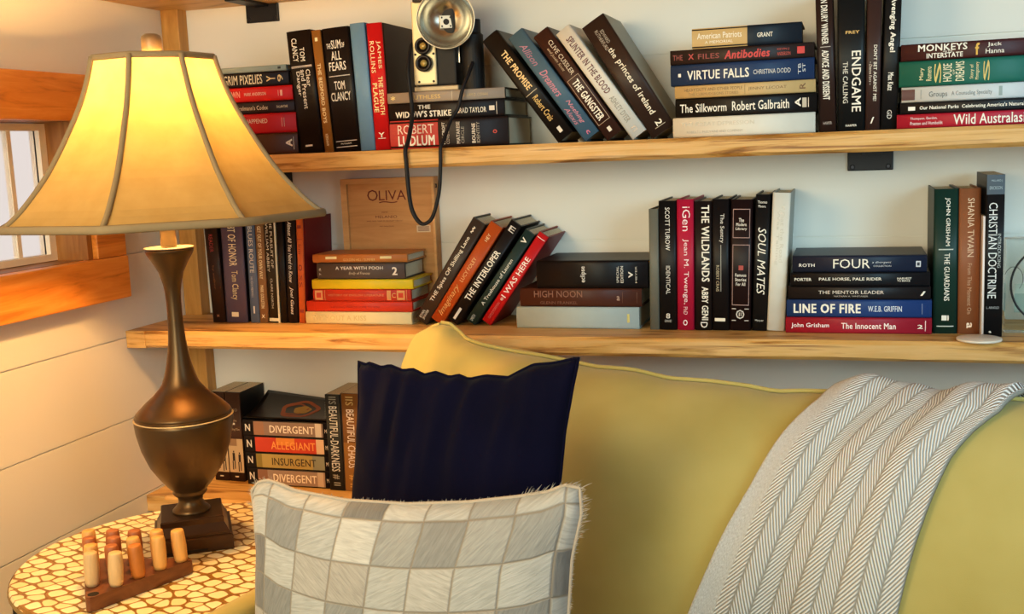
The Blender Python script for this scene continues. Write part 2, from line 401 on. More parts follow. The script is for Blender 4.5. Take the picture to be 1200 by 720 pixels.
S(.5537, U, -.14, .0310, .234, .155, -1.2, 'c8181a', '3e2114', 'red book with yellow and white lettering, right of light blue', g,
  texts=[('JAMES', 'd', .14, .36, .58, .86, 'f4d8a8', .01), ('ROLLINS', 'd', .14, .39, .16, .44, 'f4d8a8', .01), ('THE SEVENTH', 'd', .42, .72, .55, .84, 'f8e0a0', .02), ('PLAGUE', 'd', .47, .70, .16, .46, 'f4e4a0', .02), ('Y', 'f', .86, .90, .3, .7, Wt)], bands=[(.905, .91, .25, .75, Wt)])
g = 'books lying under the old camera'
ct = stack(U, [
 ((.5722, .8040, -.145, .0528, .155, '221612', '1c1e18', 'thick black book with red panel, bottom one under the camera', g), dict(bands=[(.0, .415, 0, 1, 'b82a22')], texts=[('ROBERT', 'd', .07, .38, .52, .84, 'f0d8c8', -.004), ('LUDLUM', 'd', .07, .385, .10, .46, Wt, .03), ('HOLCROFT', 'f', .45, .475, .12, .88, 'e0d4c4', .02), ('COVENANT', 'f', .485, .51, .12, .80, 'b0a494', 0), ('MATARESE', 'f', .57, .60, .12, .88, 'e0d4c4', .02), ('CIRCLE', 'f', .61, .635, .12, .70, 'b0a494', 0), ('BOURNE', 'f', .70, .73, .12, .80, 'e0d4c4', .02), ('IDENTITY', 'f', .74, .765, .12, .84, 'b0a494', 0), ('o', 'f', .875, .91, .42, .55, 'b82a22', .02)])),
 ((.5722, .7980, -.145, .0310, .152, '1d1513', '1e2018', 'black book with bold white title, middle one under the camera', g), dict(texts=[('THE', 'd', .26, .37, .62, .86, Wt, .02), ("WIDOW'S STRIKE", 'd', .06, .55, .14, .52, Wt, .03), ('BRAD TAYLOR', 'd', .60, .85, .26, .58, Wt, .01)], bands=[(.875, .92, .35, .62, 'd8d0c4'), (.935, .94, .1, .85, 'c0b8ac')])),
 ((.5718, .8010, -.147, .0198, .150, '9d9082', '2a2a22', 'grey book with gilt title directly under the old camera', g), dict(texts=[('RUTHLESS', 'd', .20, .46, .28, .68, 'd8bc78'), ('WILLIAM D. COHAN', 'd', .64, .86, .32, .6, 'c8b084', 0), ('*', 'd', .03, .07, .3, .7, 'f0d890')], bands=[(.555, .56, 0, 1, 'c8bca8')])),
])
g = 'books leaning left on the upper shelf'
S(.9086, U, -.14, .0338, .230, .150, -36, '1a1410', '171310', 'black leaning book with golden lettering, leftmost of the left-leaning row', g,
  texts=[('THE PROMISE', 'd', .17, .53, .38, .74, 'ecc888', .03), ('Robert Crais', 'd', .60, .83, .34, .68, 'd8b060', .01)], bands=[(.56, .565, .1, .85, 'c0b090'), (.90, .95, .42, .62, 'e0d8c8')])
S(.9569, U, -.14, .0312, .231, .150, -35.7, '486478', '3c5668', 'slate blue leaning book with pink script lettering', g,
  texts=[('Allison', 'd', .10, .30, .25, .65, 'a87088', 0, .4), ('Dreamers', 'd', .36, .60, .25, .70, 'c07890', .01, .4), ('Nothing', 'd', .66, .88, .45, .75, 'c07890', .01, .4), ('Alexis', 'd', .70, .86, .15, .42, 'c07890', 0, .4), ('c', 'd', .94, .97, .4, .6, 'c86088', .03)])
S(.9979, U, -.14, .0320, .227, .150, -34.7, '3c221a', '2e1a14', 'brown leaning book with its title framed by a thin box', g,
  texts=[('CLIVE CUSSLER', 'd', .10, .42, .52, .78, 'd8c8b0', 0), ('and Justin Scott', 'd', .14, .36, .22, .42, 'c0a888', 0, .3), ('THE GANGSTER', 'd', .47, .84, .28, .70, Wt, .03)],
  bands=[(.44, .444, .1, .88, 'a89078'), (.864, .868, .1, .88, 'a89078'), (.44, .868, .1, .13, 'a89078'), (.44, .868, .85, .88, 'a89078'), (.915, .955, .4, .6, 'e0d8c8')])
S(1.0423, U, -.14, .0298, .231, .150, -35.1, 'd9d6cc', 'c4c0b4', 'white leaning book with dark red lettering', g,
  texts=[('SPLINTER IN THE BLOOD', 'd', .08, .60, .30, .72, '5c2430', .02), ('ASHLEY DYER', 'd', .64, .87, .32, .66, '8a8478', .0), ('n', 'd', .92, .96, .35, .65, 'c0b4a8')])
S(1.0850, U, -.14, .0455, .231, .155, -31.6, '33231c', '8e8a76', 'thick dark brown leaning book, rightmost and tallest of leaning row', g,
  texts=[('EDWARD', 'd', .10, .21, .52, .66, 'a89c8c', 0), ('RUTHERFURD', 'd', .08, .25, .33, .47, 'a89c8c', 0), ('the', 'd', .25, .33, .40, .62, 'e8e0cc', .01), ('princes of ireland', 'd', .36, .84, .36, .68, 'e8e0cc', .015), ('2', 'd', .90, .94, .42, .68, 'e8e0cc', .02)], bands=[(.945, .95, .3, .75, 'b0a490')])
g = 'tilted pile of six books right of the leaning row'
stack(U, [
 ((1.1033, 1.3400, -.150, .0342, .155, 'dcd8ca', 'ccc8ba', 'white book at the bottom of the six book pile on upper shelf', g), dict(texts=[('THE GREAT DEPRESSION', 'd', .06, .58, .55, .75, 'cdc6b4', 0), ('ROBERT S. McELVAINE AND COMPANY', 'd', .10, .50, .2, .32, 'b8b2a4', 0)])),
 ((1.1080, 1.3425, -.150, .0318, .152, '131110', '100e0e', 'black book with clear white lettering, second from bottom of six', g), dict(texts=[('The Silkworm', 'd', .035, .37, .24, .70, Wt, .012), ('Robert Galbraith', 'd', .41, .81, .24, .74, Wt, .012), ('A', 'f', .85, .89, .3, .75, Wt, .02)], bands=[(.90, .93, .25, .75, 'b8b0a0'), (.94, .945, .25, .75, 'd0c8b8')])),
 ((1.1075, 1.3405, -.150, .0212, .150, 'c9a972', 'b8985f', 'thin tan book below the navy one in the pile of six', g), dict(texts=[('HEAVY DUTY AND OTHER PEOPLE', 'd', .07, .49, .52, .78, '8a6a3c', 0), ('THE CURMUDGEONS STORIES', 'd', .1, .46, .18, .4, '9a7a4a', 0), ('JENNY LECOAT', 'd', .53, .80, .35, .65, '8a6a3c', 0), ('R', 'f', .89, .93, .3, .75, '6a4a24')], bands=[(.505, .508, .1, .9, '8a6a3c')])),
 ((1.1007, 1.3385, -.150, .0355, .155, '22365a', '1c2c4c', 'navy blue book with large white capitals in the pile of six', g), dict(texts=[('VIRTUE FALLS', 'd', .12, .555, .26, .70, Wt, .02), ('CHRISTINA DODD', 'd', .585, .84, .36, .58, 'd0d0d0', 0), ('TB', 'f', .89, .91, .25, .75, 'c0c8d0', 0), ('ST', 'f', .92, .94, .35, .75, 'c0c8d0', 0)], bands=[(.055, .075, .42, .58, Wt)])),
 ((1.1005, 1.3384, -.150, .0245, .150, '2b1f1c', '1c1616', 'dark brown book with red glowing lettering, second from pile top', g), dict(texts=[('THE', 'd', .02, .09, .3, .66, '8a3028'), ('FILES', 'd', .20, .35, .3, .66, '8a3028'), ('X', 'd', .13, .17, .3, .7, 'b03028', .02), ('Antibodies', 'd', .385, .70, .2, .78, 'c83030', .03, .2), ('KEVIN J', 'd', .75, .83, .55, .72, 'b04038'), ('ANDERSON', 'd', .75, .84, .22, .46, 'b04038')], bands=[(.885, .935, .28, .75, 'c83030')])),
 ((1.1380, 1.3187, -.150, .0338, .125, '1a222c', '1a222c', 'short book, half tan half navy, topping the pile of six', g), dict(bands=[(0, .51, .0, 1, 'c6a468')], texts=[('American Patriots', 'd', .05, .46, .46, .76, 'f0e8d4', .01), ('A MEMORIAL', 'd', .12, .38, .22, .36, 'f0e8d4', 0), ('GRANT', 'd', .60, .74, .38, .60, Wt, .015)] )),
])
g = 'tall standing books left of the right-hand pile, upper shelf'
S(1.3597, U, -.14, .0274, .238, .155, -1.7, '2f1f1b', '281a17', 'dark brown standing book with white capitals between two dashes, upper shelf', g,
  texts=[('ALLEN DRURY WINNER', 'd', -.0+.02, .40, .3, .68, Wt, .02), ('ADVICE AND DISSENT', 'd', .44, .78, .28, .68, Wt, .025), ('HARPER', 'f', .93, .95, .25, .75, 'b0a49c', 0)], bands=[(.415, .42, .2, .8, 'b0a49c')])
S(1.3969, U, -.14, .0430, .240, .155, -.3, '15181a', '101314', 'thick black standing book with large white capitals and subtitle beside it', g,
  texts=[('ENDGAME', 'd', .46, .87, .52, .86, Wt, .01), ('THE CALLING', 'd', .53, .81, .2, .38, 'd8d4c8', .005), ('FREY', 'f', .325, .345, .3, .8, Gd), ('HARPER', 'f', .955, .97, .3, .7, Wt)])
S(1.4303, U, -.14, .0226, .236, .150, .6, '3a2825', '30211f', 'slim dark brown standing book with rounded white capitals, beside the thick black one', g,
  texts=[("DON'T BET AGAINST ME!", 'd', .42, .80, .50, .74, Wt, .01), ('~ Deanna Favre ~', 'd', .53, .69, .2, .40, 'd8c8b8', .0, .3), ('/', 'f', .91, .955, .35, .6, Wt, .02)])
S(1.4555, U, -.14, .0252, .240, .150, 1.6, '17181a', '121315', 'black standing book with white bold lettering, rightmost of upper standing row', g,
  texts=[('Avenging Angel', 'd', .12, .485, .3, .72, Wt, .03), ('Max Katz', 'd', .62, .74, .34, .68, Wt, .02), ('GD', 'd', .87, .93, .36, .66, 'c8c4bc', .01)])
g = 'pile of five books at the right end of the upper shelf'
stack(U, [
 ((1.4679, 1.740, -.15, .0228, .200, 'a81e34', '941a2e', 'crimson book with tall white lettering, bottom of right-end pile, upper shelf', g), dict(texts=[('Thompson, Gordon,', 'd', .075, .225, .55, .78, 'f0d8d8', .01), ('Preston and Humboldt', 'd', .075, .255, .22, .46, 'f0d8d8', .01), ('Wild Australasia', 'd', .315, .73, .14, .88, Wt, .01)])),
 ((1.4729, 1.740, -.15, .0182, .195, '15161a', '121316', 'thin black book with small white lettering in right-end pile', g), dict(texts=[('Our National Parks  Celebrating America\'s Natural Splendor', 'd', .11, .80, .26, .68, Wt, .02)], bands=[(.045, .085, .3, .65, Wt)])),
 ((1.4749, 1.725, -.148, .0248, .180, 'c5ccd0', 'b8c0c4', 'silver grey book with small dark photo, middle of right-end pile', g), dict(bands=[(.0, .08, .15, .85, '5a3024'), (.115, .119, .2, .8, '8a9090'), (.58, .60, .2, .8, '90a0a0')], texts=[('Groups', 'd', .165, .275, .2, .66, '50585c', 0), ('A Counseling Specialty', 'd', .30, .54, .26, .62, '70787c', 0)])),
 ((1.4706, 1.735, -.15, .0405, .190, '1c6457', '17554a', 'thick teal green book with gilt ornament in right-end pile', g), dict(texts=[('Mary', 'f', .115, .145, .24, .72, 'd8cc98'), ('Romero', 'f', .155, .185, .2, .76, 'd8cc98'), ('HOUSE', 'f', .25, .30, .14, .84, 'e4dcb8', .01), ('OF', 'f', .305, .315, .4, .6, 'e4dcb8'), ('DREAMS', 'f', .32, .37, .14, .9, 'e4dcb8', .01), ('Story of', 'f', .40, .425, .2, .76, 'd8cc98'), ('Montgomery', 'f', .43, .455, .16, .84, 'd8cc98'), ('S', 'f', .20, .24, .1, .9, 'd0b868', .01), ('S', 'f', .475, .51, .1, .9, 'd0b868', .01)])),
 ((1.4731, 1.730, -.15, .0268, .185, '3e1c1e', '341618', 'maroon book with white capitals, topmost of right-end pile', g), dict(texts=[('MONKEYS', 'd', .10, .385, .52, .92, Wt, .02), ('ON THE', 'd', .245, .30, .42, .5, Wt), ('INTERSTATE', 'd', .15, .36, .1, .4, Wt, .02), ('Jack', 'd', .50, .58, .56, .84, Wt, .005), ('Hanna', 'd', .49, .595, .2, .48, Wt, .005), ('f', 'd', .43, .455, .15, .85, 'd8a83c', .03)])),
])

# --- middle shelf
g = 'standing books under the lampshade rim'
S(.1452, L, -.10, .0300, .215, .122, -1.3, '301c13', '1e120e', 'dark brown book with red lettering, leftmost standing on middle shelf', g,
  texts=[('READER', 'd', .15, .32, .35, .65, '8a2c28', .01), ('by author', 'd', .45, .68, .38, .55, '7a4828', 0), ('x', 'd', .92, .95, .4, .6, '8a5030')])
S(.1868, L, -.10, .0500, .215, .122, .8, '5c4c5a', '1c1820', 'wide purple-grey book with large golden lettering under the lampshade', g,
  texts=[('DEBT OF HONOR', 'd', .0, .455, .34, .70, 'e8d4a8', .01), ('Tom Clancy', 'd', .50, .78, .32, .70, 'e0c890', 0)], bands=[(.90, .945, .3, .62, 'd8c4a0')])
S(.2298, L, -.10, .0205, .215, .122, .9, '5c6a80', '2e3c46', 'slim grey-blue book with pale lettering, right of the wide purple-grey one', g,
  texts=[('BLUES ROUTE', 'd', .08, .52, .3, .76, 'd8d4c4', 0), ('HUGH MERRILL', 'd', .56, .76, .3, .55, 'b8b8b8', 0)], bands=[(.84, .91, .42, .58, 'd0ccc0'), (0, .78, 0, .1, '3c4850')])
S(.2502, L, -.10, .0192, .215, .122, 1.2, '8a623c', '6a4a2c', 'slim brown book with cream capitals, right of slim grey-blue one', g,
  texts=[('GET OUT OF YOUR OWN WAY', 'd', .08, .58, .3, .72, 'f0dca8', .015), ('MARK GOULSTON', 'd', .64, .86, .32, .7, 'f0dca8', .015), ('X', 'f', .92, .955, .3, .7, 'f0e0b8', .01)])
S(.2742, L, -.10, .0255, .217, .122, 1.2, '2c2114', 'cbbd94', 'black book with cream edge and frame line near the shade rim', g,
  texts=[('THE PURSUIT OF', 'd', .0, .48, .50, .72, 'd8ccb0', 0), ('WILLIAM ABBEY', 'd', .06, .52, .14, .36, 'd8ccb0', 0), ('CLAIRE NORTH', 'd', .58, .86, .36, .54, 'd0c4a8', 0)], bands=[(0, 1, .88, 1, 'd4c8a4'), (.955, .985, .05, .88, 'd4c8a4')])
S(.2963, L, -.10, .0150, .217, .122, 1.4, '14100f', '100d0c', 'thin plain black book beside the cream-edged one under the shade', g)
S(.3160, L, -.10, .0235, .217, .122, 2.3, '1f1514', '1a1110', 'black book with slanted white script next to orange spine', g,
  texts=[('Almost All You Need to Know', 'd', .05, .62, .3, .66, 'e8dcc8', .01, .3), ('Joel Gates', 'd', .66, .92, .3, .7, 'e8dcc8', .01, .3)])
S(.3376, L, -.10, .0142, .213, .128, 2.2, 'd4622a', '6a1016', 'slim orange spine book with dark red front cover', g,
  texts=[('o', 'd', .44, .50, .2, .8, '8a2a14', .0), ('SS', 'd', .54, .66, .25, .75, '8a2a14', 0), ('lrm', 'd', .25, .34, .3, .7, '8a2a14', 0)], bands=[(.07, .10, .2, .8, '8a2a14'), (.87, .9, .2, .8, '8a2a14'), (.2, .205, .1, .9, '9a3418')])
g = 'pile of bright books in front of the cigar box'
stack(L, [
 ((.3500, .5790, -.106, .0248, .103, 'ead9a0', 'd8c48c', 'cream book at the bottom of the colourful pile by cigar box', g), dict(texts=[('WITHOUT A KISS', 'd', .06, .58, .3, .72, 'd8c488', .02)])),
 ((.3530, .5815, -.105, .0210, .103, 'd83a1c', 'c03018', 'plain red-orange book resting on the cream one', g), dict(texts=[('THE LONG MARCH HOME TO YOU', 'd', .22, .70, .35, .55, 'a82414', .01)], bands=[(.085, .088, 0, 1, 'b02c14')])),
 ((.3690, .5800, -.105, .0240, .103, 'cc3a22', 'a82c18', 'red book with gilt ornamental end panels in colourful pile', g), dict(bands=[(.02, .10, .1, .9, 'd89a5c'), (.035, .085, .28, .72, 'cc3a22'), (.12, .125, .05, .95, 'd89a5c'), (.76, .80, .1, .9, 'd89a5c'), (.86, .94, .1, .9, 'd89a5c'), (.875, .925, .3, .7, 'cc3a22'), (.955, .96, .05, .95, 'd89a5c')], texts=[('HISTORY OF ENGLISH LITERATURE', 'd', .16, .73, .42, .6, 'e0905c', 0), ('C', 'd', .81, .85, .3, .7, 'd89a5c')])),
 ((.3690, .5860, -.107, .0195, .105, 'f0d024', 'e0c020', 'bright yellow book in the middle of the colourful pile', g), dict()),
 ((.3806, .5698, -.105, .0320, .103, '5c4c42', '3c3430', 'grey book with white title, second from top of colourful pile', g), dict(texts=[('A YEAR WITH POOH', 'd', .22, .76, .60, .80, 'f0e8d8', .02), ('Emily of Frances', 'd', .37, .61, .24, .46, 'e0d0b0', 0, .3), ('2', 'd', .86, .92, .25, .75, 'f0e8d8', .03), ('3', 'f', .03, .05, .5, .7, 'e0d8c8'), ('7', 'f', .03, .05, .25, .4, 'e0d8c8')])),
 ((.3705, .5740, -.100, .0170, .098, 'cc7a38', 'c88448', 'copper brown book topping the colourful pile by cigar box', g), dict(texts=[('GOLDEN HILL / SUMMER', 'd', .33, .67, .2, .5, 'f0c878', 0)], bands=[(.14, .26, .45, .75, 'f4e4a8'), (.72, .84, .45, .75, 'f4e4a8')], yaw=0)),
])
g = 'books leaning right beside the colourful pile'
S(.5975, L, -.105, .0282, .232, .103, 33.9, '3f3026', '342820', 'brown-black leaning book with white serif title, leftmost of right-leaning row', g,
  texts=[('THE Spies OF Shilling Lane', 'u', .16, .80, .30, .64, 'f0e4cc', .012), ('JENNIFER', 'u', .88, .97, .5, .72, 'd8ccb8', 0), ('RYAN', 'u', .90, .97, .25, .45, 'd8ccb8', 0), ('~~', 'u', .06, .12, .35, .55, 'e8dcc8', 0)])
S(.6305, L, -.105, .0265, .227, .130, 35.2, 'b84c1a', 'a04014', 'orange-brown leaning book, second of right-leaning row', g,
  texts=[('Imaginary', 'u', .62, .93, .22, .76, 'e0a058', 0, .4), ('LUCY FOLEY', 'u', .34, .58, .35, .62, 'e8b878', 0), ('HEY', 'u', .10, .17, .35, .6, 'e8c898', 0)])
S(.6635, L, -.105, .0240, .233, .130, 36.0, '1c1513', '181211', 'black leaning book with bold white capitals in right-leaning row', g,
  texts=[('THE INTERLOPER', 'u', .28, .77, .26, .78, Wt, .02), ('E', 'f', .04, .09, .25, .75, 'c8c0b8')], bands=[(.86, .97, .38, .60, 'd8d0c4')])
S(.7005, L, -.105, .0210, .213, .130, 36.2, '24342f', '1c2a27', 'dark green leaning book with small white title, beside the red one', g,
  texts=[('A Treehouse of Lauren', 'u', .30, .80, .34, .66, 'e0dcd0', .005), ('V', 'u', .07, .12, .25, .75, Wt, .02), ('SMITH', 'u', .92, .98, .3, .6, 'c0c0b8', 0)])
S(.7325, L, -.105, .0208, .206, .130, 35.8, 'c41c1e', '7c1014', 'bright red leaning book with white lettering, last of right-leaning row', g,
  texts=[('I WAS HERE', 'u', .26, .70, .26, .76, 'f4e8e0', .01), ('GAYLE FORMAN', 'u', .77, .95, .35, .6, 'd06058', 0), ('o', 'u', .71, .74, .4, .65, 'f0c8b8', .03)], bands=[(.045, .052, .1, .9, 'f0c8c0')])
g = 'three books lying right of the leaning red book'
stack(L, [
 ((.8010, 1.0325, -.129, .0405, .150, 'a9b5b2', '98a4a2', 'pale grey-blue plain book at the bottom of three lying books', g), dict(bands=[(.905, .925, .3, .7, 'c8c078')])),
 ((.8090, 1.0380, -.128, .0342, .150, '4c2618', '40200f', 'reddish brown book with faded capitals, middle of three lying books', g), dict(texts=[('HIGH NOON', 'd', .12, .52, .52, .88, '8a5c48', 0), ('GLENN FRANKEL', 'd', .17, .48, .14, .3, '7a4c38', 0), ('a', 'd', .80, .825, .35, .6, 'a88878', .02)], bands=[(.845, .848, .2, .8, '6a4030'), (.96, .963, .2, .8, '6a4030')])),
 ((.8430, 1.0505, -.130, .0510, .150, '130e0e', '0f0b0b', 'thick black book with small sideways white lettering, above brown one', g), dict(texts=[('eclipse', 'f', .40, .455, .22, .80, 'e0dcd4', .01), ('SPECIAL', 'f', .725, .745, .2, .8, 'd8d4cc', 0), ('EDITION', 'f', .76, .785, .2, .8, 'd8d4cc', .01), ('MEYER', 'f', .89, .905, .2, .8, 'c0bcb4', 0), ('v', 'f', .83, .87, .38, .6, 'd8d4cc', .01)])),
])
g = 'standing row of eight books in the middle of the middle shelf'
S(1.0604, L, -.128, .0172, .217, .145, .5, '6a6a60', '585850', 'plain grey narrow book, leftmost of the standing row', g)
S(1.0853, L, -.13, .0310, .231, .150, .5, '121112', '0f0e0f', 'black book with spaced white capitals, left of the raspberry red one', g,
  texts=[('SCOTT TUROW', 'd', .05, .38, .38, .64, 'e8e4dc', 0), ('IDENTICAL', 'd', .50, .72, .40, .64, 'd8d4cc', 0), ('8', 'f', .87, .91, .38, .62, 'd8d4cc'), ('GRAND', 'f', .92, .94, .3, .7, 'b8b4ac', 0)])
S(1.1165, L, -.13, .0296, .233, .150, .6, 'b01a3a', '981632', 'raspberry red book with white lettering in the standing row', g,
  texts=[('iGen', 'd', .055, .24, .34, .80, 'f4dce0', .0), ('Jean M. Twenge,', 'd', .30, .80, .34, .70, 'f4dce0', 0), ('PhD', 'd', .82, .88, .38, .62, 'e8c0c8', 0), ('o', 'f', .92, .965, .35, .62, 'f4dce0', 0)])
S(1.1478, L, -.13, .0300, .229, .150, .5, '1c1413', '171110', 'black book with huge white capitals, right of the raspberry one', g,
  texts=[('THE WILDLANDS', 'd', .03, .62, .42, .88, Wt, .02), ('ABBY GENI', 'd', .66, .92, .42, .80, Wt, .02), ('D', 'd', .935, .98, .35, .75, 'd8d4cc')])
S(1.1781, L, -.13, .0292, .232, .150, .6, '131012', '100e0f', 'black book with small offset title and thin rule, left of bound one', g,
  texts=[('The Sentry', 'd', .11, .33, .42, .72, 'd8d4cc', .005), ('ROBERT CRAIS', 'd', .50, .70, .24, .42, 'b8a888', 0)], bands=[(.345, .70, .50, .54, '9a968e'), (.905, .93, .15, .78, 'e4dcc8')])
S(1.2117, L, -.13, .0366, .230, .150, 1.3, '1d0f10', '190d0e', 'dark leather-bound book with silver tooled frames on its spine', g,
  texts=[('The', 'f', .14, .17, .38, .62, 'e0d8cc', .02), ('Modern', 'f', .175, .20, .26, .74, 'e0d8cc', .02), ('Library', 'f', .21, .235, .24, .76, 'e0d8cc', .02), ('Famous', 'f', .56, .585, .24, .76, 'e0d8cc', .02), ('Stories', 'f', .595, .62, .24, .76, 'e0d8cc', .02), ('For All', 'f', .63, .655, .28, .72, 'e0d8cc', .02), ('O', 'f', .84, .91, .3, .7, 'c8c0b8', -.01), ('II', 'f', .86, .89, .44, .56, 'c8c0b8', .01)],
  bands=[(.07, .076, .1, .9, '9a7a74'), (.285, .291, .1, .9, '9a7a74'), (.07, .291, .1, .13, '9a7a74'), (.07, .291, .87, .9, '9a7a74'), (.34, .346, .1, .9, '9a7a74'), (.80, .806, .1, .9, '9a7a74'), (.34, .806, .1, .13, '9a7a74'), (.34, .806, .87, .9, '9a7a74'), (.83, .836, .1, .3, 'c8c0b8'), (.83, .836, .7, .9, 'c8c0b8'), (.92, .926, .1, .3, 'c8c0b8'), (.92, .926, .7, .9, 'c8c0b8'), (.50, .535, .4, .62, 'a83c34')])
S(1.2447, L, -.13, .0244, .238, .150, 2.0, '141314', '111011', 'black book with large italic white capitals, beside the white one', g,
  texts=[('Thomas', 'f', .045, .065, .15, .8, 'e0dcd4', .01), ('Moore', 'f', .075, .095, .2, .7, 'e0dcd4', .01), ('SOUL MATES', 'd', .24, .73, .24, .80, Wt, -.005, .25), ('Harper', 'f', .915, .935, .2, .8, 'c8c4bc', 0)])
S(1.2727, L, -.13, .0300, .240, .155, 2.8, 'dedbd0', '9a9a90', 'white book with faint raised lettering, rightmost of the standing row', g,
  texts=[('What the Road', 'd', .08, .50, .50, .72, 'd2cdc0', 0), ('Was Talking', 'd', .12, .52, .26, .46, 'd2cdc0', 0)])
g = 'pile of five books right of the white standing book'
stack(L, [
 ((1.2908, 1.5265, -.147, .0275, .150, '961a2c', '841626', 'crimson book with white lettering, bottom of five book pile on middle shelf', g), dict(texts=[('John Grisham', 'd', .04, .305, .3, .66, 'f0dcdc', .015), ('The Innocent Man', 'd', .39, .76, .3, .68, 'f4e4e0', .015), ('2', 'd', .905, .94, .35, .6, Wt, .02)], bands=[(.955, .96, .2, .85, 'e8c8c8')])),
 ((1.2925, 1.5260, -.146, .0302, .152, '1f3a70', '1a3060', 'royal blue book with thick white slab capitals in the five pile', g), dict(texts=[('LINE OF FIRE', 'd', .05, .52, .24, .78, Wt, .035), ('W.E.B. GRIFFIN', 'd', .57, .80, .34, .66, 'd0d8e4', .015)], bands=[(.935, .938, .2, .8, '8090b0')])),
 ((1.2949, 1.5240, -.145, .0222, .150, '1b1718', '171415', 'charcoal book with thin spaced lettering, middle of the five pile', g), dict(texts=[('THE MENTOR LEADER', 'd', .22, .68, .44, .70, 'd8ccc0', .005), ('NATHAN A. WHITAKER', 'd', .33, .57, .2, .32, 'b8aca0', 0), ('/', 'd', .93, .965, .3, .65, Wt, .03)])),
 ((1.2990, 1.5230, -.145, .0240, .150, '121216', '0f0f12', 'black book with bold small capitals, second from top of five pile', g), dict(texts=[('PORTER', 'd', .03, .155, .4, .62, Wt, .015), ('PALE HORSE, PALE RIDER', 'd', .21, .66, .4, .64, Wt, .015), ('HARVEST', 'd', .77, .87, .5, .64, Wt), ('TO BRACE', 'd', .77, .86, .34, .46, Wt)])),
 ((1.3024, 1.5177, -.145, .0282, .145, '1a2236', '171d2e', 'dark navy book with large white word, topmost of the five pile', g), dict(texts=[('ROTH', 'd', .05, .17, .34, .54, 'e8e4dc', .015), ('FOUR', 'd', .31, .585, .24, .80, Wt, .0), ('a divergent', 'd', .60, .74, .5, .66, 'c8ccd4', 0, .3), ('COLLECTION', 'd', .61, .74, .32, .42, 'c8ccd4', 0)], bands=[(.92, .955, .3, .66, 'c8ccd4'), (.928, .947, .38, .58, '1a2236')])),
])
g = 'standing books at the right end of the middle shelf'
S(1.5478, L, -.136, .0375, .240, .155, -.3, '15312a', '122a24', 'dark green book with white capitals divided by a rule', g,
  texts=[('JOHN GRISHAM', 'd', .06, .39, .44, .66, 'e4e0d4', .008), ('THE GUARDIANS', 'd', .44, .77, .44, .66, 'e4e0d4', .008), ('i', 'd', .87, .91, .35, .65, 'e4e0d4', .02)], bands=[(.41, .418, .2, .8, 'b8c0b8'), (.945, .952, .15, .85, 'b8c0b8')])
S(1.5838, L, -.138, .0330, .240, .155, -.4, '8a5436', '7a482e', 'terracotta brown book with cream capitals, right of dark green', g,
  texts=[('SHANIA TWAIN', 'd', .065, .465, .40, .70, 'd8b898', 0), ('From This Moment On', 'd', .51, .86, .42, .62, 'b89070', 0), ('a', 'd', .92, .96, .4, .66, 'e8d0b8', .02)])
S(1.6029, L, -.158, .0035, .196, .130, -.3, 'e8ddd8', 'e8ddd8', 'very thin white booklet squeezed left of the tall black-blue paperback', g, hard=False)
S(1.6186, L, -.160, .0265, .262, .150, -.2, '101216', '191c20', 'tall black paperback with blue-grey top, rightmost standing on middle shelf', g, hard=False,
  texts=[('CHRISTIAN DOCTRINE', 'd', .17, .76, .14, .62, 'd8dcdc', 0), ('INTRODUCING', 'd', .36, .57, .66, .84, 'b0b8b8', 0), ('MILLARD J', 'f', .03, .045, .25, .85, 'a0b0b8', 0), ('ERICKSON', 'f', .07, .09, .15, .85, 'a0b0b8', 0), ('L. ARNOLD', 'f', .81, .825, .1, .8, 'a0a4a8', 0), ('a', 'f', .965, .975, .25, .4, Wt, .02)], bands=[(0, .12, 0, 1, '3c4a58')])

# --- bottom shelf
g = 'paperbacks beside the lamp body on the low shelf'
for x, lab in ((.1076, 'brown paperback with pale running figures, half hidden by the lamp body'), (.1446, 'brown paperback with pale figures and black back cover, left of lying pile')):
    S(x, LO, -.075, .0345, .195, .100, .6, '3a2419', '14100f', lab, g, hard=False,
      texts=[('LORD', 'f', .18, .21, .2, .8, '8a7058', 0), ('of the', 'f', .30, .325, .3, .7, 'b09878', 0), ('Middling Tales', 'f', .40, .43, .12, .88, 'b09878', 0), ],
      bands=[(.52, .90, .0, 1, 'b89c78'), (.52, .60, .0, .6, '8a6a4c'), (.655, .675, .30, .38, '3a2418'), (.68, .77, .25, .42, '241610'), (.77, .87, .22, .29, '241610'), (.77, .86, .36, .43, '241610'), (.67, .69, .70, .78, '3a2418'), (.695, .78, .66, .82, '241610'), (.78, .89, .62, .69, '241610'), (.78, .88, .77, .84, '241610'), (.94, .955, .35, .6, 'c8b090'), (.34, .36, .42, .56, 'd8ccb8')])
def dv(x0, x1, t, title, mid, ink, label, y=-.088, ext=(), yaw=0):
    return ((x0, x1, y, t, .112, '1a1517', '120f12', label, 'lying paperbacks on the low shelf'),
            dict(hard=False, yaw=yaw, bands=[(.13, .94, .06, .94, mid)]+list(ext), texts=[('N', 'd', .03, .09, .3, .75, 'd8d0c4', .02), (title, 'd', .32, .84, .24, .72, ink, .012), ('M', 'd', .96, .985, .35, .6, 'c8c0b4')]))
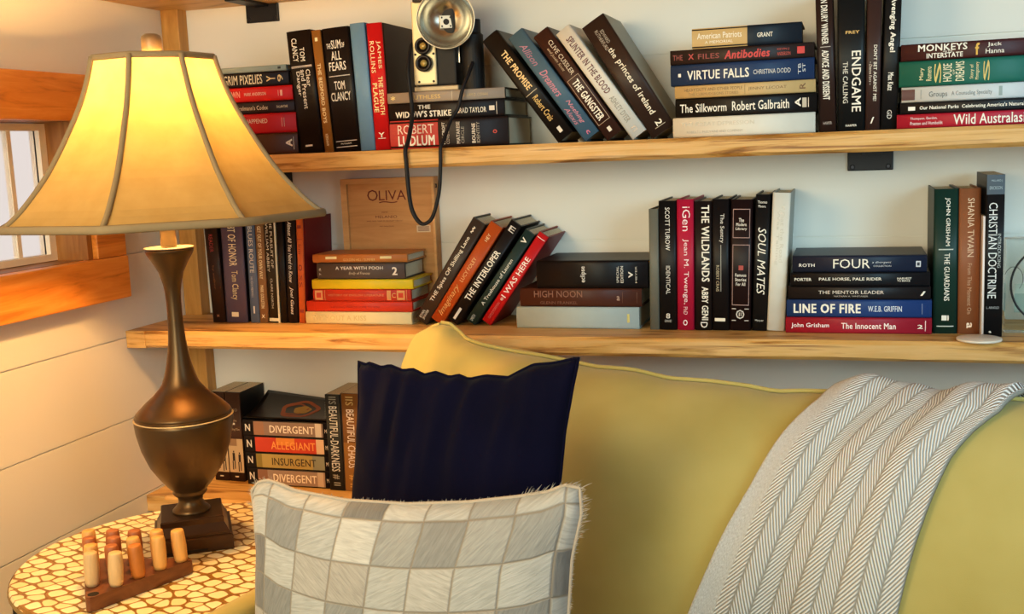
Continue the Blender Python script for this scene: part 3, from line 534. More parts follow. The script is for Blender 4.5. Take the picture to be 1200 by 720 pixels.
pt = stack(LO, [
 dv(.1771, .3712, .0362, 'DIVERGENT', '9a8478', 'f4ece0', 'paperback with grey clouded spine, bottom of lying pile on low shelf', ext=[(.13, .25, .06, .94, '8a6450'), (.85, .92, .06, .94, 'c0b0a0')]),
 dv(.1756, .3725, .0340, 'INSURGENT', 'b09a58', '3c3024', 'paperback with olive yellow spine, above the bottom grey one', ext=[(.13, .2, .06, .94, '8a7838'), (.80, .94, .06, .94, '8a8c78')]),
 dv(.1757, .3734, .0358, 'ALLEGIANT', 'c8402a', 'f0a050', 'paperback with fiery red-orange spine in lying pile, low shelf', ext=[(.38, .60, .5, .94, 'e08838'), (.85, .94, .06, .94, 'd8b898')]),
 dv(.1742, .3735, .0336, 'DIVERGENT', '8c7468', 'f4ece0', 'paperback with grey spine and curling cover, topmost of lying pile', ext=[(.13, .25, .06, .94, '9a7058'), (.85, .92, .06, .94, 'd0c4b8')]),
])
topbook = [o for o in bpy.data.objects if o.get('label') == 'paperback with grey spine and curling cover, topmost of lying pile'][0]
# its front cover springs open towards the wall: a curled flap with a printed ring of fire
bm = bmesh.new(); gx = []; nU, nV = 16, 12
def flap(u, v):      # book frame: z along the spine, y towards wall, x up
    lift = .004+.010*v*v+.024*v**1.5*(u*.85+.15)
    return Vector((.0172+lift, .002+.118*v*(1-.06*v), .1985*u))
for i in range(nU+1): gx.append([bm.verts.new(flap(i/nU, j/nV)) for j in range(nV+1)])
for i in range(nU):
    for j in range(nV):
        f = bm.faces.new((gx[i][j], gx[i+1][j], gx[i+1][j+1], gx[i][j+1])); f.smooth = True
def patch(bm, pts, mi):
    bm.faces.new([bm.verts.new(p) for p in pts]).material_index = mi
for (r0, r1, mi, ox) in ((.78, 1.0, 1, 0), (.55, .66, 1, .05), (0.0, .45, 2, -.03)):
    n = 28
    for k in range(n):
        q = []
        for r, a in ((r0, k), (r1, k), (r1, k+1), (r0, k+1)):
            rr = r*(1+.06*math.sin(5*a*2*PI/n)); u = .46+ox+.215*rr*math.cos(2*PI*a/n); v = .46+.34*rr*math.sin(2*PI*a/n)
            p = flap(u, v); q.append(p+Vector((.0006, -.0001, 0)))
        if r0 == 0: q = q[1:] if False else [q[0], q[1], q[2]]
        patch(bm, q, mi)
for k in range(9):
    u = .06+.022*k; v = .12+.085*k
    patch(bm, [flap(u+a, v+b)+Vector((.0006, 0, 0)) for a, b in ((0, 0), (.03, .01), (.03, .05), (0, .04))], 3)
o = obj('front_cover', bm, [M('17110f', .3), M('9a4c22', .5), M('b08a30', .5), M('7a7a74', .4)], topbook)
sm = o.modifiers.new('thickness', 'SOLIDIFY'); sm.thickness = .0006; sm.offset = -1
g = 'standing paperbacks partly behind the navy pillow'
S(.3895, LO, -.095, .0325, .202, .112, .4, '2a2c2c', '1c1c1c', 'charcoal paperback with tall white capitals, right of lying pile, low shelf', g, hard=False,
  texts=[('BEAUTIFUL-DARKNESS', 'd', .12, .80, .22, .78, 'd8d4cc', .005), ('IIS', 'd', .02, .10, .25, .75, '808078'), ('# II', 'd', .83, .95, .25, .75, '9a9890')])
S(.4258, LO, -.095, .0385, .205, .112, .8, '6c4520', '4a2e16', 'golden brown paperback with pale capitals, beside the charcoal one', g, hard=False,
  texts=[('BEAUTIFUL CHAOS', 'd', .16, .76, .30, .74, 'e0d0c0', .005), ('IIS', 'd', .03, .12, .28, .72, 'a08850'), ('# II', 'd', .83, .96, .3, .7, 'c89a50')], bands=[(0, 1, .0, .06, '241812'), (.5, 1, .06, .94, '8a5c24')])
S(.4655, LO, -.095, .0360, .210, .112, 1.4, '3c4650', '2c343c', 'grey-blue paperback mostly hidden behind the navy pillow corner', g, hard=False,
  texts=[('BEAUTIFUL CREATURES', 'd', .15, .75, .1, .4, 'c0c4c4', .005)])

# ------------------------------------------------------------------ cigar box
t = thing('cigar_box', 'wooden cigar box with red lettering standing behind the colourful pile', 'box', (.4945, .0285, L+.0005))
mw = wood('cedar', [(.25, 'b67a3c'), (.5, 'cc9050'), (.75, 'd8a062')], (1.5, 14, 14), 3, .5)
bm = bmesh.new(); W2 = .1025; H = .2838; D0 = -.0275
box(bm, -W2, W2, D0+.0065, 0, 0, H)
obj('box_body', bm, mw, t)
bm = bmesh.new()
box(bm, -W2, W2, D0, D0+.006, H-.0105, H); box(bm, -W2, -W2+.013, D0, D0+.006, 0, H-.0105); box(bm, W2-.005, W2, D0, D0+.006, 0, H-.0105); box(bm, -W2+.013, W2-.005, D0, D0+.006, 0, .010)
obj('raised_rim', bm, wood('cedar_rim', [(.25, 'c08c50'), (.5, 'd8a262'), (.75, 'e2b070')], (1.5, 14, 14), 3, .5), t)
bm = bmesh.new()
def flat_text(bm, s, x0, x1, z0, z1, y, mi, bold=.0, sh=0): put_text(bm, s, lambda a, b: (x0+(x1-x0)*a, y, z0+(z1-z0)*b), mi, bold, sh)
yp = D0+.0057
box(bm, -W2+.0135, W2-.0055, yp, yp+.0008, .0105, H-.011, 0)
yp -= .0002
flat_text(bm, 'O', -.046, -.022, .2375, .2605, yp, 1, -.008); flat_text(bm, 'LIVA', -.020, .040, .2385, .2585, yp, 1, -.010)
flat_text(bm, '~', -.020, .020, .2325, .2365, yp, 1, -.01); flat_text(bm, 'SERIE', -.016, -.002, .2130, .2155, yp, 1, 0)
flat_text(bm, 'MELANIO', -.030, .018, .2020, .2075, yp, 1, 0); flat_text(bm, 'HAND MADE CIGARS OF THE FINEST TOBACCO', -.050, .030, .1950, .1975, yp, 1, 0)
flat_text(bm, 'NICARAGUA', -.022, .010, .1840, .1865, yp, 1, 0)
box(bm, .060, .090, yp-.0004, yp, .172, .186, 2)
for k in range(3): box(bm, .063, .087, yp-.0006, yp-.0004, .175+.0035*k, .1765+.0035*k, 1)
obj('printed_panel', bm, [mw, M('6e2014', .6), M('d8c09a', .6)], t)
bm = bmesh.new(); tube(bm, [(.1028, -.016, .268), (.106, -.020, .268), (.106, -.020, .262), (.1028, -.016, .262)], .0012, 6); obj('clasp', bm, M_iron, t)

# ------------------------------------------------------------------ old camera with flash
c = thing('vintage_camera', 'old twin-lens camera with round silver flash dish on lying books', 'camera', (.668, -.093, ct+.0005), (0, 0, math.radians(4)))
M_black = M('14100f', .6, 0, .15, 80, .2, 'black_leatherette'); M_plate = M('d8c79c', .35, .2, .06, 30)
bm = bmesh.new(); box(bm, -.048, .030, -.026, .045, .010, .160, bevel=.004); obj('camera_body', bm, M_black, c)
bm = bmesh.new(); box(bm, -.052, .034, -.030, .048, 0, .0098, bevel=.002); obj('base_plate', bm, M('9a8a70', .4, .4), c)
bm = bmesh.new(); box(bm, -.050, -.006, -.0335, -.0262, .012, .164, bevel=.003)
put_text(bm, 'W', lambda a, b: (-.038+.014*a, -.0337, .136+.012*b), 1, .0); put_text(bm, 'anvil', lambda a, b: (-.034+.014*a, -.0337, .106+.003*b), 1, 0)
obj('front_plate', bm, [M_plate, M('4a4038', .5)], c)
bm = bmesh.new(); box(bm, -.044, -.016, -.042, -.010, .1605, .172, bevel=.003); obj('viewfinder_hood', bm, M_black, c)
for z in (.082, .051):
    bm = bmesh.new(); lathe(bm, [(.0155, 0), (.0155, .010), (.0135, .0125), (.010, .0115), (.0085, .007), (.006, .006)], 28)
    l = obj('lens', bm, M('181416', .3, .3), c, True); l.location = (-.0275, -.0336, z); l.rotation_euler = (PI/2, 0, 0)
    bm = bmesh.new(); lathe(bm, [(.0072, .0072), (.0060, .0092), (.0035, .0104), (.0008, .0108)], 24); obj('lens_glass', bm, M('a08848', .12, .2), l, True)
for x, z in ((-.045, .068), (-.010, .068), (-.040, .018), (-.012, .018)):
    bm = bmesh.new(); lathe(bm, [(.0022, 0), (.0022, .0015)], 10); o = obj('screw', bm, M_black, c); o.location = (x, -.0336, z); o.rotation_euler = (PI/2, 0, 0)
bm = bmesh.new(); lathe(bm, [(.021, 0), (.021, .100), (.017, .104), (.017, .128)], 28, .0555, 0.0); obj('flash_handle', bm, M_black, c)
bm = bmesh.new(); box(bm, .0305, .0342, -.012, .012, .05, .09, bevel=.001); obj('flash_mount', bm, M_chrome, c)
fl = obj('flash_dish', bmesh.new(), [M('b8b0a0', .22, .95, .06, 8), M('e8dcc0', .3, .6)], c)
bm = bmesh.new()
prof = [(.008, -.030), (.020, -.027), (.034, -.018), (.045, -.006), (.0515, .008), (.0525, .0085), (.0535, .0075), (.0465, -.0075), (.035, -.0195), (.0205, -.0285), (.008, -.0315)]
lathe(bm, prof, 56, mi=0, cap0=False, cap1=False)
for f in bm.faces:
    f.smooth = True
    if f.calc_center_median().z > .0074: f.material_index = 1
bm.to_mesh(fl.data); bm.free()
fl.location = (.0215, -.052, .125); fl.rotation_euler = (math.radians(88), 0, math.radians(14))
bm = bmesh.new(); box(bm, -.0115, .0115, -.0115, .0115, -.029, -.0245, bevel=.001)
o = obj('bulb_socket', bm, M('d8d4c8', .35, .3), fl)
bm = bmesh.new(); lathe(bm, [(.0055, -.0246), (.0055, -.0236), (.004, -.0234)], 20)
for sx in (-1, 1):
    for sy in (-1, 1): lathe(bm, [(.0017, -.0246), (.0017, -.0238)], 10, sx*.0078, sy*.0078)
obj('socket_hole', bm, M_black, o)
bm = bmesh.new(); tube(bm, [(0, 0, -.0285), (0, 0, -.033), (.020, 0, -.040), (.034, 0, -.040)], .006, 10); obj('flash_arm', bm, M_chrome, fl)
# strap: from the lugs over the lying books and the shelf edge, hanging in a loop
cmw = Matrix.Translation(c.location) @ Matrix.Rotation(math.radians(4), 4, 'Z'); inv = cmw.inverted()
path = [(.6205, -.118, 1.437), (.6170, -.130, 1.425), (.6190, -.152, 1.385), (.6240, -.160, 1.345), (.6290, -.170, 1.300), (.6330, -.205, 1.255), (.6340, -.2225, 1.240), (.6345, -.2235, 1.215), (.6380, -.224, 1.1486), (.6450, -.224, 1.122), (.6570, -.224, 1.1068), (.6690, -.224, 1.1075), (.6800, -.224, 1.118), (.6900, -.224, 1.144), (.6965, -.224, 1.172), (.7005, -.2245, 1.213), (.7015, -.223, 1.240), (.7030, -.212, 1.252), (.7080, -.180, 1.290), (.7180, -.168, 1.310), (.7260, -.160, 1.345), (.7320, -.140, 1.372), (.7330, -.120, 1.392)]
bm = bmesh.new(); tube(bm, [inv @ p for p in smoothpts(path, 5)], .0046, 8, flat=.75); obj('neck_strap', bm, M('0f0e12', .6), c)

# ------------------------------------------------------------------ coaster and clear display block at the right end
bm = bmesh.new(); lathe(bm, [(.030, 0), (.034, .001), (.034, .004), (.033, .0045)], 40); o = obj('round_coaster', bm, M('e6dccc', .4), None, True)
o.location = (1.594, -.1955, L+.0003); tag(o, 'white round coaster on shelf edge before the terracotta brown book', 'coaster')
t = thing('display_block', 'clear acrylic picture block with black ring at right frame edge', 'picture frame', (1.722, -.105, L+.0004))
mgl = bpy.data.materials.new('clear_acrylic'); nt, b = nodes(mgl); setin(b, 'Transmission Weight', 1.0); setin(b, 'Roughness', .03); setin(b, 'IOR', 1.3); setin(b, 'Base Color', (.93, .96, .92, 1))
bm = bmesh.new(); box(bm, -.082, .082, -.018, .018, 0, .156, bevel=.003); obj('acrylic_block', bm, mgl, t)
bm = bmesh.new(); tube(bm, [(.066*math.cos(2*PI*k/60)-.008, -.0195, .080+.066*math.sin(2*PI*k/60)) for k in range(60)], .0018, 8, closed=True); obj('black_ring', bm, M('101010', .4), t)
bm = bmesh.new(); tube(bm, [(-.070+.010*math.cos(a)*1.4, -.0192, .090+.020*math.sin(a)) for a in [2*PI*k/24-.9 for k in range(15)]], .0006, 6); obj('engraved_line', bm, M('6a6a60', .5), t)
bm = bmesh.new(); box(bm, -.064, .050, .0195, .0200, .030, .062, 0); box(bm, -.064, .050, .0195, .0200, .0625, .078, 1); obj('printed_picture', bm, [M('a4b4ac', .6), M('c8d0c4', .6)], t)
bm = bmesh.new(); tube(bm, [(.212+.004*math.sin(3*a)-.0995+.022*math.cos(a), -.045, .945+.043*math.sin(a)) for a in [-2.2+.2*k for k in range(23)]], .0012, 6)
o = obj('power_cord', bm, M('2a1a10', .5)); tag(o, 'thin dark cord looping beside the leftmost book behind the lamp', 'cord')

# ------------------------------------------------------------------ side table
ZT = .62; TC = (.401, -.641); TR = .258
mm = bpy.data.materials.new('shell_mosaic'); nt, b = nodes(mm)
tc = N(nt, 'ShaderNodeTexCoord'); mp = N(nt, 'ShaderNodeMapping'); mp.inputs['Rotation'].default_value = (0, 0, .5); mp.inputs['Scale'].default_value = (1, 1.25, 1)
v1 = N(nt, 'ShaderNodeTexVoronoi', voronoi_dimensions='2D'); v1.feature = 'DISTANCE_TO_EDGE'; v1.inputs['Scale'].default_value = 37; v1.inputs['Randomness'].default_value = .55
v2 = N(nt, 'ShaderNodeTexVoronoi', voronoi_dimensions='2D'); v2.inputs['Scale'].default_value = 37; v2.inputs['Randomness'].default_value = .55
nt.links.new(tc.outputs['Object'], mp.inputs[0]); nt.links.new(mp.outputs[0], v1.inputs['Vector']); nt.links.new(mp.outputs[0], v2.inputs['Vector'])
mrd = N(nt, 'ShaderNodeMath', operation='SUBTRACT'); nt.links.new(v2.outputs['Distance'], mrd.inputs[0]); mrd.inputs[1].default_value = .40
mrx = N(nt, 'ShaderNodeMath', operation='MULTIPLY'); mrx.use_clamp = True; nt.links.new(mrd.outputs[0], mrx.inputs[0]); mrx.inputs[1].default_value = .6
mrs = N(nt, 'ShaderNodeMath', operation='SUBTRACT'); nt.links.new(v1.outputs['Distance'], mrs.inputs[0]); nt.links.new(mrx.outputs[0], mrs.inputs[1])
r = ramp(nt, [(.0, '94703a'), (.04, 'b08a50'), (.075, 'ffffff')]); nt.links.new(mrs.outputs[0], r.inputs[0])
hs = ramp(nt, [(0, 'efe0b4'), (.5, 'faf0cc'), (1, 'ead6a0')]); sp = N(nt, 'ShaderNodeSeparateColor'); nt.links.new(v2.outputs['Color'], sp.inputs[0]); nt.links.new(sp.outputs[0], hs.inputs[0])
mx = N(nt, 'ShaderNodeMix', data_type='RGBA', blend_type='MULTIPLY'); mx.inputs[0].default_value = 1; nt.links.new(r.outputs[0], mx.inputs[6]); nt.links.new(hs.outputs[0], mx.inputs[7]); nt.links.new(mx.outputs[2], b.inputs['Base Color'])
setin(b, 'Roughness', .3); bp = N(nt, 'ShaderNodeBump'); bp.inputs['Strength'].default_value = .4; bp.inputs['Distance'].default_value = .002
mr = N(nt, 'ShaderNodeMapRange'); mr.inputs[2].default_value = .12; nt.links.new(v1.outputs['Distance'], mr.inputs[0]); nt.links.new(mr.outputs[0], bp.inputs['Height']); nt.links.new(bp.outputs[0], b.inputs['Normal'])
t = thing('side_table', 'round drum side table with cream mosaic top under the lamp', 'table', (TC[0], TC[1], 0))
bm = bmesh.new(); lathe(bm, [(TR-.004, ZT-.014), (TR, ZT-.010), (TR, ZT-.004), (TR-.003, ZT)], 72); obj('tabletop', bm, mm, t)
bm = bmesh.new(); lathe(bm, [(TR+.0005, ZT-.012), (TR+.002, ZT-.008), (TR+.0005, ZT-.003)], 72, cap0=False, cap1=False); obj('table_rim', bm, M('a08048', .4, .3), t, True)
bm = bmesh.new(); lathe(bm, [(TR-.05, .03), (TR-.012, .05), (TR-.010, .30), (TR-.012, ZT-.0145)], 72); obj('drum_side', bm, M('d8ccac', .5), t)
bm = bmesh.new()
for k in range(40):
    a = 2*PI*k/40; x, y = (TR-.0065)*math.cos(a), (TR-.0065)*math.sin(a); dx, dy = -math.sin(a)*.06*(1 if k % 2 else -1), math.cos(a)*.06*(1 if k % 2 else -1)
    tube(bm, [(x, y, ZT-.015), (x+dx*.3, y+dy*.3, .40), (x, y, .05)], .0035, 6)
obj('drum_wires', bm, M('1a1612', .5, .4), t)
bm = bmesh.new(); lathe(bm, [(TR-.02, 0), (TR-.015, .006), (TR-.02, .029)], 60); obj('foot_ring', bm, M('3a2c1c', .5), t)

# ------------------------------------------------------------------ peg game
A0 = Vector((.3876, -.8468)); B0 = Vector((.4395, -.7117)); C0 = Vector((.3030, -.7406))
e1 = (B0-A0)/4; e2 = (C0-A0)/4; cen = (A0+B0+C0)/3
mb = wood('walnut', [(.25, '4a2412'), (.5, '6a3a1e'), (.75, '84502c')], (10, 3, 10), 4, .4)
bm = bmesh.new(); corners = [A0+(A0-cen)*.26, B0+(B0-cen)*.26, C0+(C0-cen)*.26]; outl = []
for k in range(3):
    p = corners[k]; q0 = corners[k-1]; q1 = corners[(k+1) % 3]
    a = p+(q0-p).normalized()*.014; c2 = p+(q1-p).normalized()*.014
    for s in range(7):
        u = s/6; outl.append(((1-u)**2*a+2*u*(1-u)*p+u*u*c2)-cen)
prism(bm, [(p.x, p.y) for p in outl], 0, .021)
bmesh.ops.bevel(bm, geom=[e for e in bm.edges if abs(e.verts[0].co.z-e.verts[1].co.z) < 1e-6], offset=.002, segments=2, affect='EDGES')
bd = obj('peg_board', bm, mb); bd.location = (cen.x, cen.y, ZT+.0005); tag(bd, 'triangular walnut peg game board on the mosaic table', 'board game')
bm = bmesh.new()
lathe(bm, [(.0078, .0208), (.0078, .02115)], 20, A0.x-cen.x, A0.y-cen.y); obj('peg_hole', bm, M('140a06', .8), bd)
names = {(0, 1): 'second', (0, 2): 'third', (0, 3): 'fourth', (0, 4): 'fifth'}
PL = {(1, 0): 'pale wooden peg right of the empty hole on front edge', (2, 0): 'orange-brown wooden peg at the middle of the board front edge', (3, 0): 'honey wooden peg, second from right end of front edge', (4, 0): 'honey wooden peg on the right tip of the peg board',
      (0, 1): 'pale wooden peg directly behind the empty hole', (0, 2): 'tan peg on left board edge, second behind the empty hole', (0, 3): 'brown peg on left board edge, third behind the empty hole', (0, 4): 'tan peg at the far left tip of the peg board',
      (1, 1): 'brown peg directly behind the pale front-edge peg', (1, 2): 'brown peg in the board centre, two behind the pale front peg', (1, 3): 'brown peg on the back edge next to the far tip', (2, 1): 'tan peg behind the orange-brown middle peg', (2, 2): 'brown peg at the middle of the board back edge', (3, 1): 'tan peg on back edge, nearest to the lamp base'}
pc = {0: 'c8a070', 1: 'd0a068', 2: 'a8662c', 3: 'd8a050'}
k = 0
for (i, j), lab in PL.items():
    p = A0+e1*i+e2*j; bm = bmesh.new()
    lathe(bm, [(.0084, -.0), (.0100, .006), (.0107, .024), (.0099, .043), (.0090, .0478), (.0084, .0486)], 24)
    dark = (i, j) in ((0, 3), (1, 1), (1, 2), (1, 3), (2, 2))
    col = '9a5a30' if dark else ('b06a28' if (i, j) == (2, 0) else ('c8a878' if (i, j) in ((1, 0), (0, 1)) else 'cc9a54'))
    o = obj('game_peg', bm, wood('peg_'+str(k), [(.3, col), (.7, '%02x%02x%02x' % tuple(min(255, int(int(col[q:q+2], 16)*1.12)) for q in (0, 2, 4)))], (30, 30, 5), 4, .5), None, True)
    o.location = (p.x, p.y, ZT+.0219); o.rotation_euler = (random.uniform(-.05, .05), random.uniform(-.06, .03), random.uniform(0, 6))
    tag(o, lab, 'game peg', 'pegs standing in the triangular board'); k += 1

# ------------------------------------------------------------------ table lamp
LX, LY = .3757, -.583; lamp = thing('table_lamp', 'bronze urn table lamp with glowing cream bell shade', 'lamp', (LX, LY, ZT+.0005), (0, 0, 0))
zb = lambda z: z-ZT
rb = math.radians(34.3)
bm = bmesh.new()
def sq(bm, prof):
    rings = []
    for h, z in prof: rings.append([bm.verts.new((h*sx, h*sy, z)) for sx, sy in ((-1, -1), (1, -1), (1, 1), (-1, 1))])
    for a, b in zip(rings, rings[1:]):
        for k in range(4): bm.faces.new((a[k], a[(k+1) % 4], b[(k+1) % 4], b[k]))
    bm.faces.new(rings[0][::-1]); bm.faces.new(rings[-1])
sq(bm, [(.0600, 0), (.0605, .002), (.0605, .023), (.0590, .0245), (.0560, .0250), (.0560, .029), (.0545, .031), (.0500, .040), (.0485, .043), (.0485, .051), (.0470, .053)])
M_base = M('3e2818', .3, .45, .15, 18, .03, 'dark_bronze')
o = obj('plinth', bm, M_base, lamp); o.rotation_euler = (0, 0, rb)
bm = bmesh.new(); box(bm, -.05, .02, -.0609, -.0604, .003, .0065); o = obj('plinth_slot', bm, M('0c0806', .7), lamp); o.rotation_euler = (0, 0, rb)
P = [(.0300, .672), (.0298, .676), (.027, .679), (.0225, .683), (.0189, .6903), (.0200, .697), (.0255, .702), (.0274, .7049), (.0262, .7075), (.0282, .7105), (.0355, .719), (.0445, .7308), (.0584, .7522), (.0693, .7811), (.0754, .8095), (.0768, .8240), (.0768, .8290), (.0748, .8300), (.0742, .8312), (.0755, .8325), (.0755, .8345)]
bm = bmesh.new(); lathe(bm, [(r, zb(z)) for r, z in P], 56); obj('urn', bm, M_bronze, lamp, True)
P = [(.0753, .8347), (.0735, .8385), (.0680, .8445), (.0590, .8535), (.0440, .8661), (.0340, .8775), (.0289, .8848), (.0240, .8990), (.0199, .9151), (.0160, .9350), (.0137, .9555), (.0126, .9700), (.0121, .9805), (.0116, 1.0000), (.0116, 1.0163), (.0125, 1.0330), (.0142, 1.0438), (.0190, 1.0628), (.0284, 1.0807), (.0345, 1.0905), (.0371, 1.0965), (.0371, 1.0990), (.0340, 1.1005), (.0125, 1.1010)]
bm = bmesh.new(); lathe(bm, [(r, zb(z)) for r, z in P], 56); obj('neck', bm, M_bronze, lamp, True)
bm = bmesh.new(); lathe(bm, [(.0772, zb(.8292)), (.0779, zb(.8298)), (.0776, zb(.8306)), (.0750, zb(.8308))], 64, cap0=False, cap1=False); obj('rim_highlight_ring', bm, M('c8b48c', .35, .3), lamp, True)  # highlight on the urn rim, painted as a thin pale ring
bm = bmesh.new(); lathe(bm, [(.0335, zb(1.1006)), (.0375, zb(1.1008)), (.0378, zb(1.1022)), (.0330, zb(1.1026)), (.0125, zb(1.1016))], 48); obj('lit_neck_cap', bm, M('cfc4a8', .4, .1), lamp, True)  # added cream disc: bulb light on the neck top put into colour
bm = bmesh.new(); lathe(bm, [(.0121, zb(1.1030)), (.0121, zb(1.24)), (.016, zb(1.245)), (.016, zb(1.28))], 24); obj('socket', bm, M('8a7a5c', .4, .5), lamp, True)
bm = bmesh.new(); lathe(bm, [(.012, zb(1.2802)), (.018, zb(1.30)), (.028, zb(1.325)), (.030, zb(1.34)), (.024, zb(1.362)), (.008, zb(1.372))], 24)
mbulb = bpy.data.materials.new('lamp_bulb'); nt, b = nodes(mbulb); setin(b, 'Emission Color', BULB_COL+(1,)); setin(b, 'Emission Strength', 6.0)
obj('bulb', bm, mbulb, lamp, True)
bm = bmesh.new()
for sgn in (-1, 1): tube(bm, [(sgn*.016, 0, zb(1.245)), (sgn*.040, 0, zb(1.29)), (sgn*.044, 0, zb(1.34)), (sgn*.025, 0, zb(1.385)), (0, 0, zb(1.392))], .0016, 6)
tube(bm, [(-.083, 0, zb(1.390)), (.083, 0, zb(1.390))], .0014, 6); tube(bm, [(0, -.083, zb(1.390)), (0, .083, zb(1.390))], .0014, 6)
obj('harp', bm, M_chrome, lamp)
bm = bmesh.new(); lathe(bm, [(.008, zb(1.3925)), (.0150, zb(1.3935)), (.0155, zb(1.410)), (.0155, zb(1.420)), (.0140, zb(1.4255)), (.009, zb(1.4285)), (.002, zb(1.4292))], 28); obj('finial', bm, M('6e5f48', .35, .2), lamp, True)
SP = [(.0935, 1.3915), (.0985, 1.372), (.1095, 1.339), (.1225, 1.310), (.1365, 1.284), (.1560, 1.250), (.1800, 1.214), (.2160, 1.172), (.2390, 1.152), (.2470, 1.146)]
cor = [(math.radians(a)) for a in [-20+45*k for k in range(8)]]
vd = math.atan2(-2.0512-LY, 1.3944-LX)       # shade turned so that one panel faces the room
def sh(k, r, z): a = vd+cor[k % 8]; return Vector((r*math.cos(a), r*math.sin(a), zb(z)))
ms = bpy.data.materials.new('shade_fabric'); nt = None
ms.use_nodes = True; nt = ms.node_tree; nt.nodes.clear()
out = N(nt, 'ShaderNodeOutputMaterial'); df = N(nt, 'ShaderNodeBsdfDiffuse'); tr = N(nt, 'ShaderNodeBsdfTranslucent'); mxs = N(nt, 'ShaderNodeMixShader'); mxs.inputs[0].default_value = .17
tc = N(nt, 'ShaderNodeTexCoord'); no = N(nt, 'ShaderNodeTexNoise'); no.inputs['Scale'].default_value = 25; no.inputs['Detail'].default_value = 5; nt.links.new(tc.outputs['Object'], no.inputs['Vector'])
r1 = ramp(nt, [(.3, 'b0925a'), (.7, 'bc9e66')]); r2 = ramp(nt, [(.3, 'ead080'), (.7, 'f2dc90')])
nt.links.new(no.outputs['Fac'], r1.inputs[0]); nt.links.new(no.outputs['Fac'], r2.inputs[0]); nt.links.new(r1.outputs[0], df.inputs[0]); nt.links.new(r2.outputs[0], tr.inputs[0])
nt.links.new(df.outputs[0], mxs.inputs[1]); nt.links.new(tr.outputs[0], mxs.inputs[2]); nt.links.new(mxs.outputs[0], out.inputs[0])
bm = bmesh.new(); spts = smoothpts([(r, 0, z) for r, z in SP], 3); grid = []
for p in spts:
    row = []
    for k in range(8):
        for q in range(5): row.append(bm.verts.new(sh(k, p.x, p.z).lerp(sh(k+1, p.x, p.z), q/5)))
    grid.append(row)
for a, b in zip(grid, grid[1:]):
    for k in range(40): bm.faces.new((a[k], a[(k+1) % 40], b[(k+1) % 40], b[k]))
shade = obj('shade', bm, ms, lamp, False)
M_trim = M('8a7c60', .7, 0, .1, 60, .1)
for k in range(8):
    bm = bmesh.new(); tube(bm, [sh(k, p.x+.0012, p.z) for p in spts], .0042, 8); obj('shade_rib', bm, M_trim, shade)
for (r, z, wd) in ((.0945, 1.3905, .0048), (.2485, 1.1475, .0062)):
    bm = bmesh.new(); pts = []
    for k in range(8):
        for q in range(5): pts.append(sh(k, r, z).lerp(sh(k+1, r, z), q/5))
    tube(bm, pts, wd, 8, closed=True, flat=.6); obj('shade_trim', bm, M_trim, shade)
pl = bpy.data.lights.new('lamp_light', 'POINT'); pl.energy = BULB_POWER; pl.color = BULB_COL; pl.shadow_soft_size = .034
po = bpy.data.objects.new('lamp_light', pl); COL.objects.link(po); po.parent = lamp; po.location = (0, 0, zb(1.343))
bpy.data.objects['bulb'].visible_shadow = True

# ------------------------------------------------------------------ sofa
SA = math.atan(.22); S1 = Vector((math.cos(SA), -math.sin(SA), 0)); SN = Vector((-math.sin(SA), -math.cos(SA), 0)); SO = Vector((.6, -.33, 0))
def sp3(s, t, z): return SO+S1*s+SN*t+Vector((0, 0, z))
msofa = M('c9b45c', .85, 0, .06, 14, .05, 'yellow_fabric')
def fabric(name, c0, c1, sc=900, sheen=.15):
    m = bpy.data.materials.new(name); nt, b = nodes(m); tc = N(nt, 'ShaderNodeTexCoord')
    n1 = N(nt, 'ShaderNodeTexNoise'); n1.inputs['Scale'].default_value = 7; n1.inputs['Detail'].default_value = 3
    n2 = N(nt, 'ShaderNodeTexNoise'); n2.inputs['Scale'].default_value = sc
    nt.links.new(tc.outputs['Object'], n1.inputs['Vector']); nt.links.new(tc.outputs['Object'], n2.inputs['Vector'])
    r = ramp(nt, [(.3, c0), (.7, c1)]); nt.links.new(n1.outputs['Fac'], r.inputs[0]); nt.links.new(r.outputs[0], b.inputs['Base Color'])
    setin(b, 'Roughness', .9); setin(b, 'Specular IOR Level', sheen); setin(b, 'Sheen Weight', sheen)
    bp = N(nt, 'ShaderNodeBump'); bp.inputs['Strength'].default_value = .25; bp.inputs['Distance'].default_value = .0008
    nt.links.new(n2.outputs['Fac'], bp.inputs['Height']); nt.links.new(bp.outputs[0], b.inputs['Normal'])
    return m
msofa = fabric('yellow_linen', 'ab9e5a', 'b8ac6a')
ridge_t = [(.141, .945), (.158, .944), (.193, .916), (.22, .910), (.278, .906), (.322, .899), (.396, .893), (.43, .888), (.492, .887), (.549, .878), (.611, .879), (.666, .876), (.71, .870), (.75, .874), (.85, .878), (1.03, .884), (1.4, .886)]
LEFT = [(.30, .118), (.70, .112), (.80, .088), (.867, .079), (.90, .093), (.927, .105), (.940, .125), (.945, .141)]
prof = [(-.095, .32), (-.098, .60), (-.090, .74), (-.068, .835), (-.040, .874), (-.015, .8835), (.0, .885), (.020, .8835), (.045, .876), (.075, .858), (.105, .830), (.135, .785), (.158, .730), (.172, .67), (.180, .60), (.184, .52), (.186, .44), (.184, .36), (.176, .32)]
PS = smoothpts([(a, 0, b) for a, b in prof], 3)
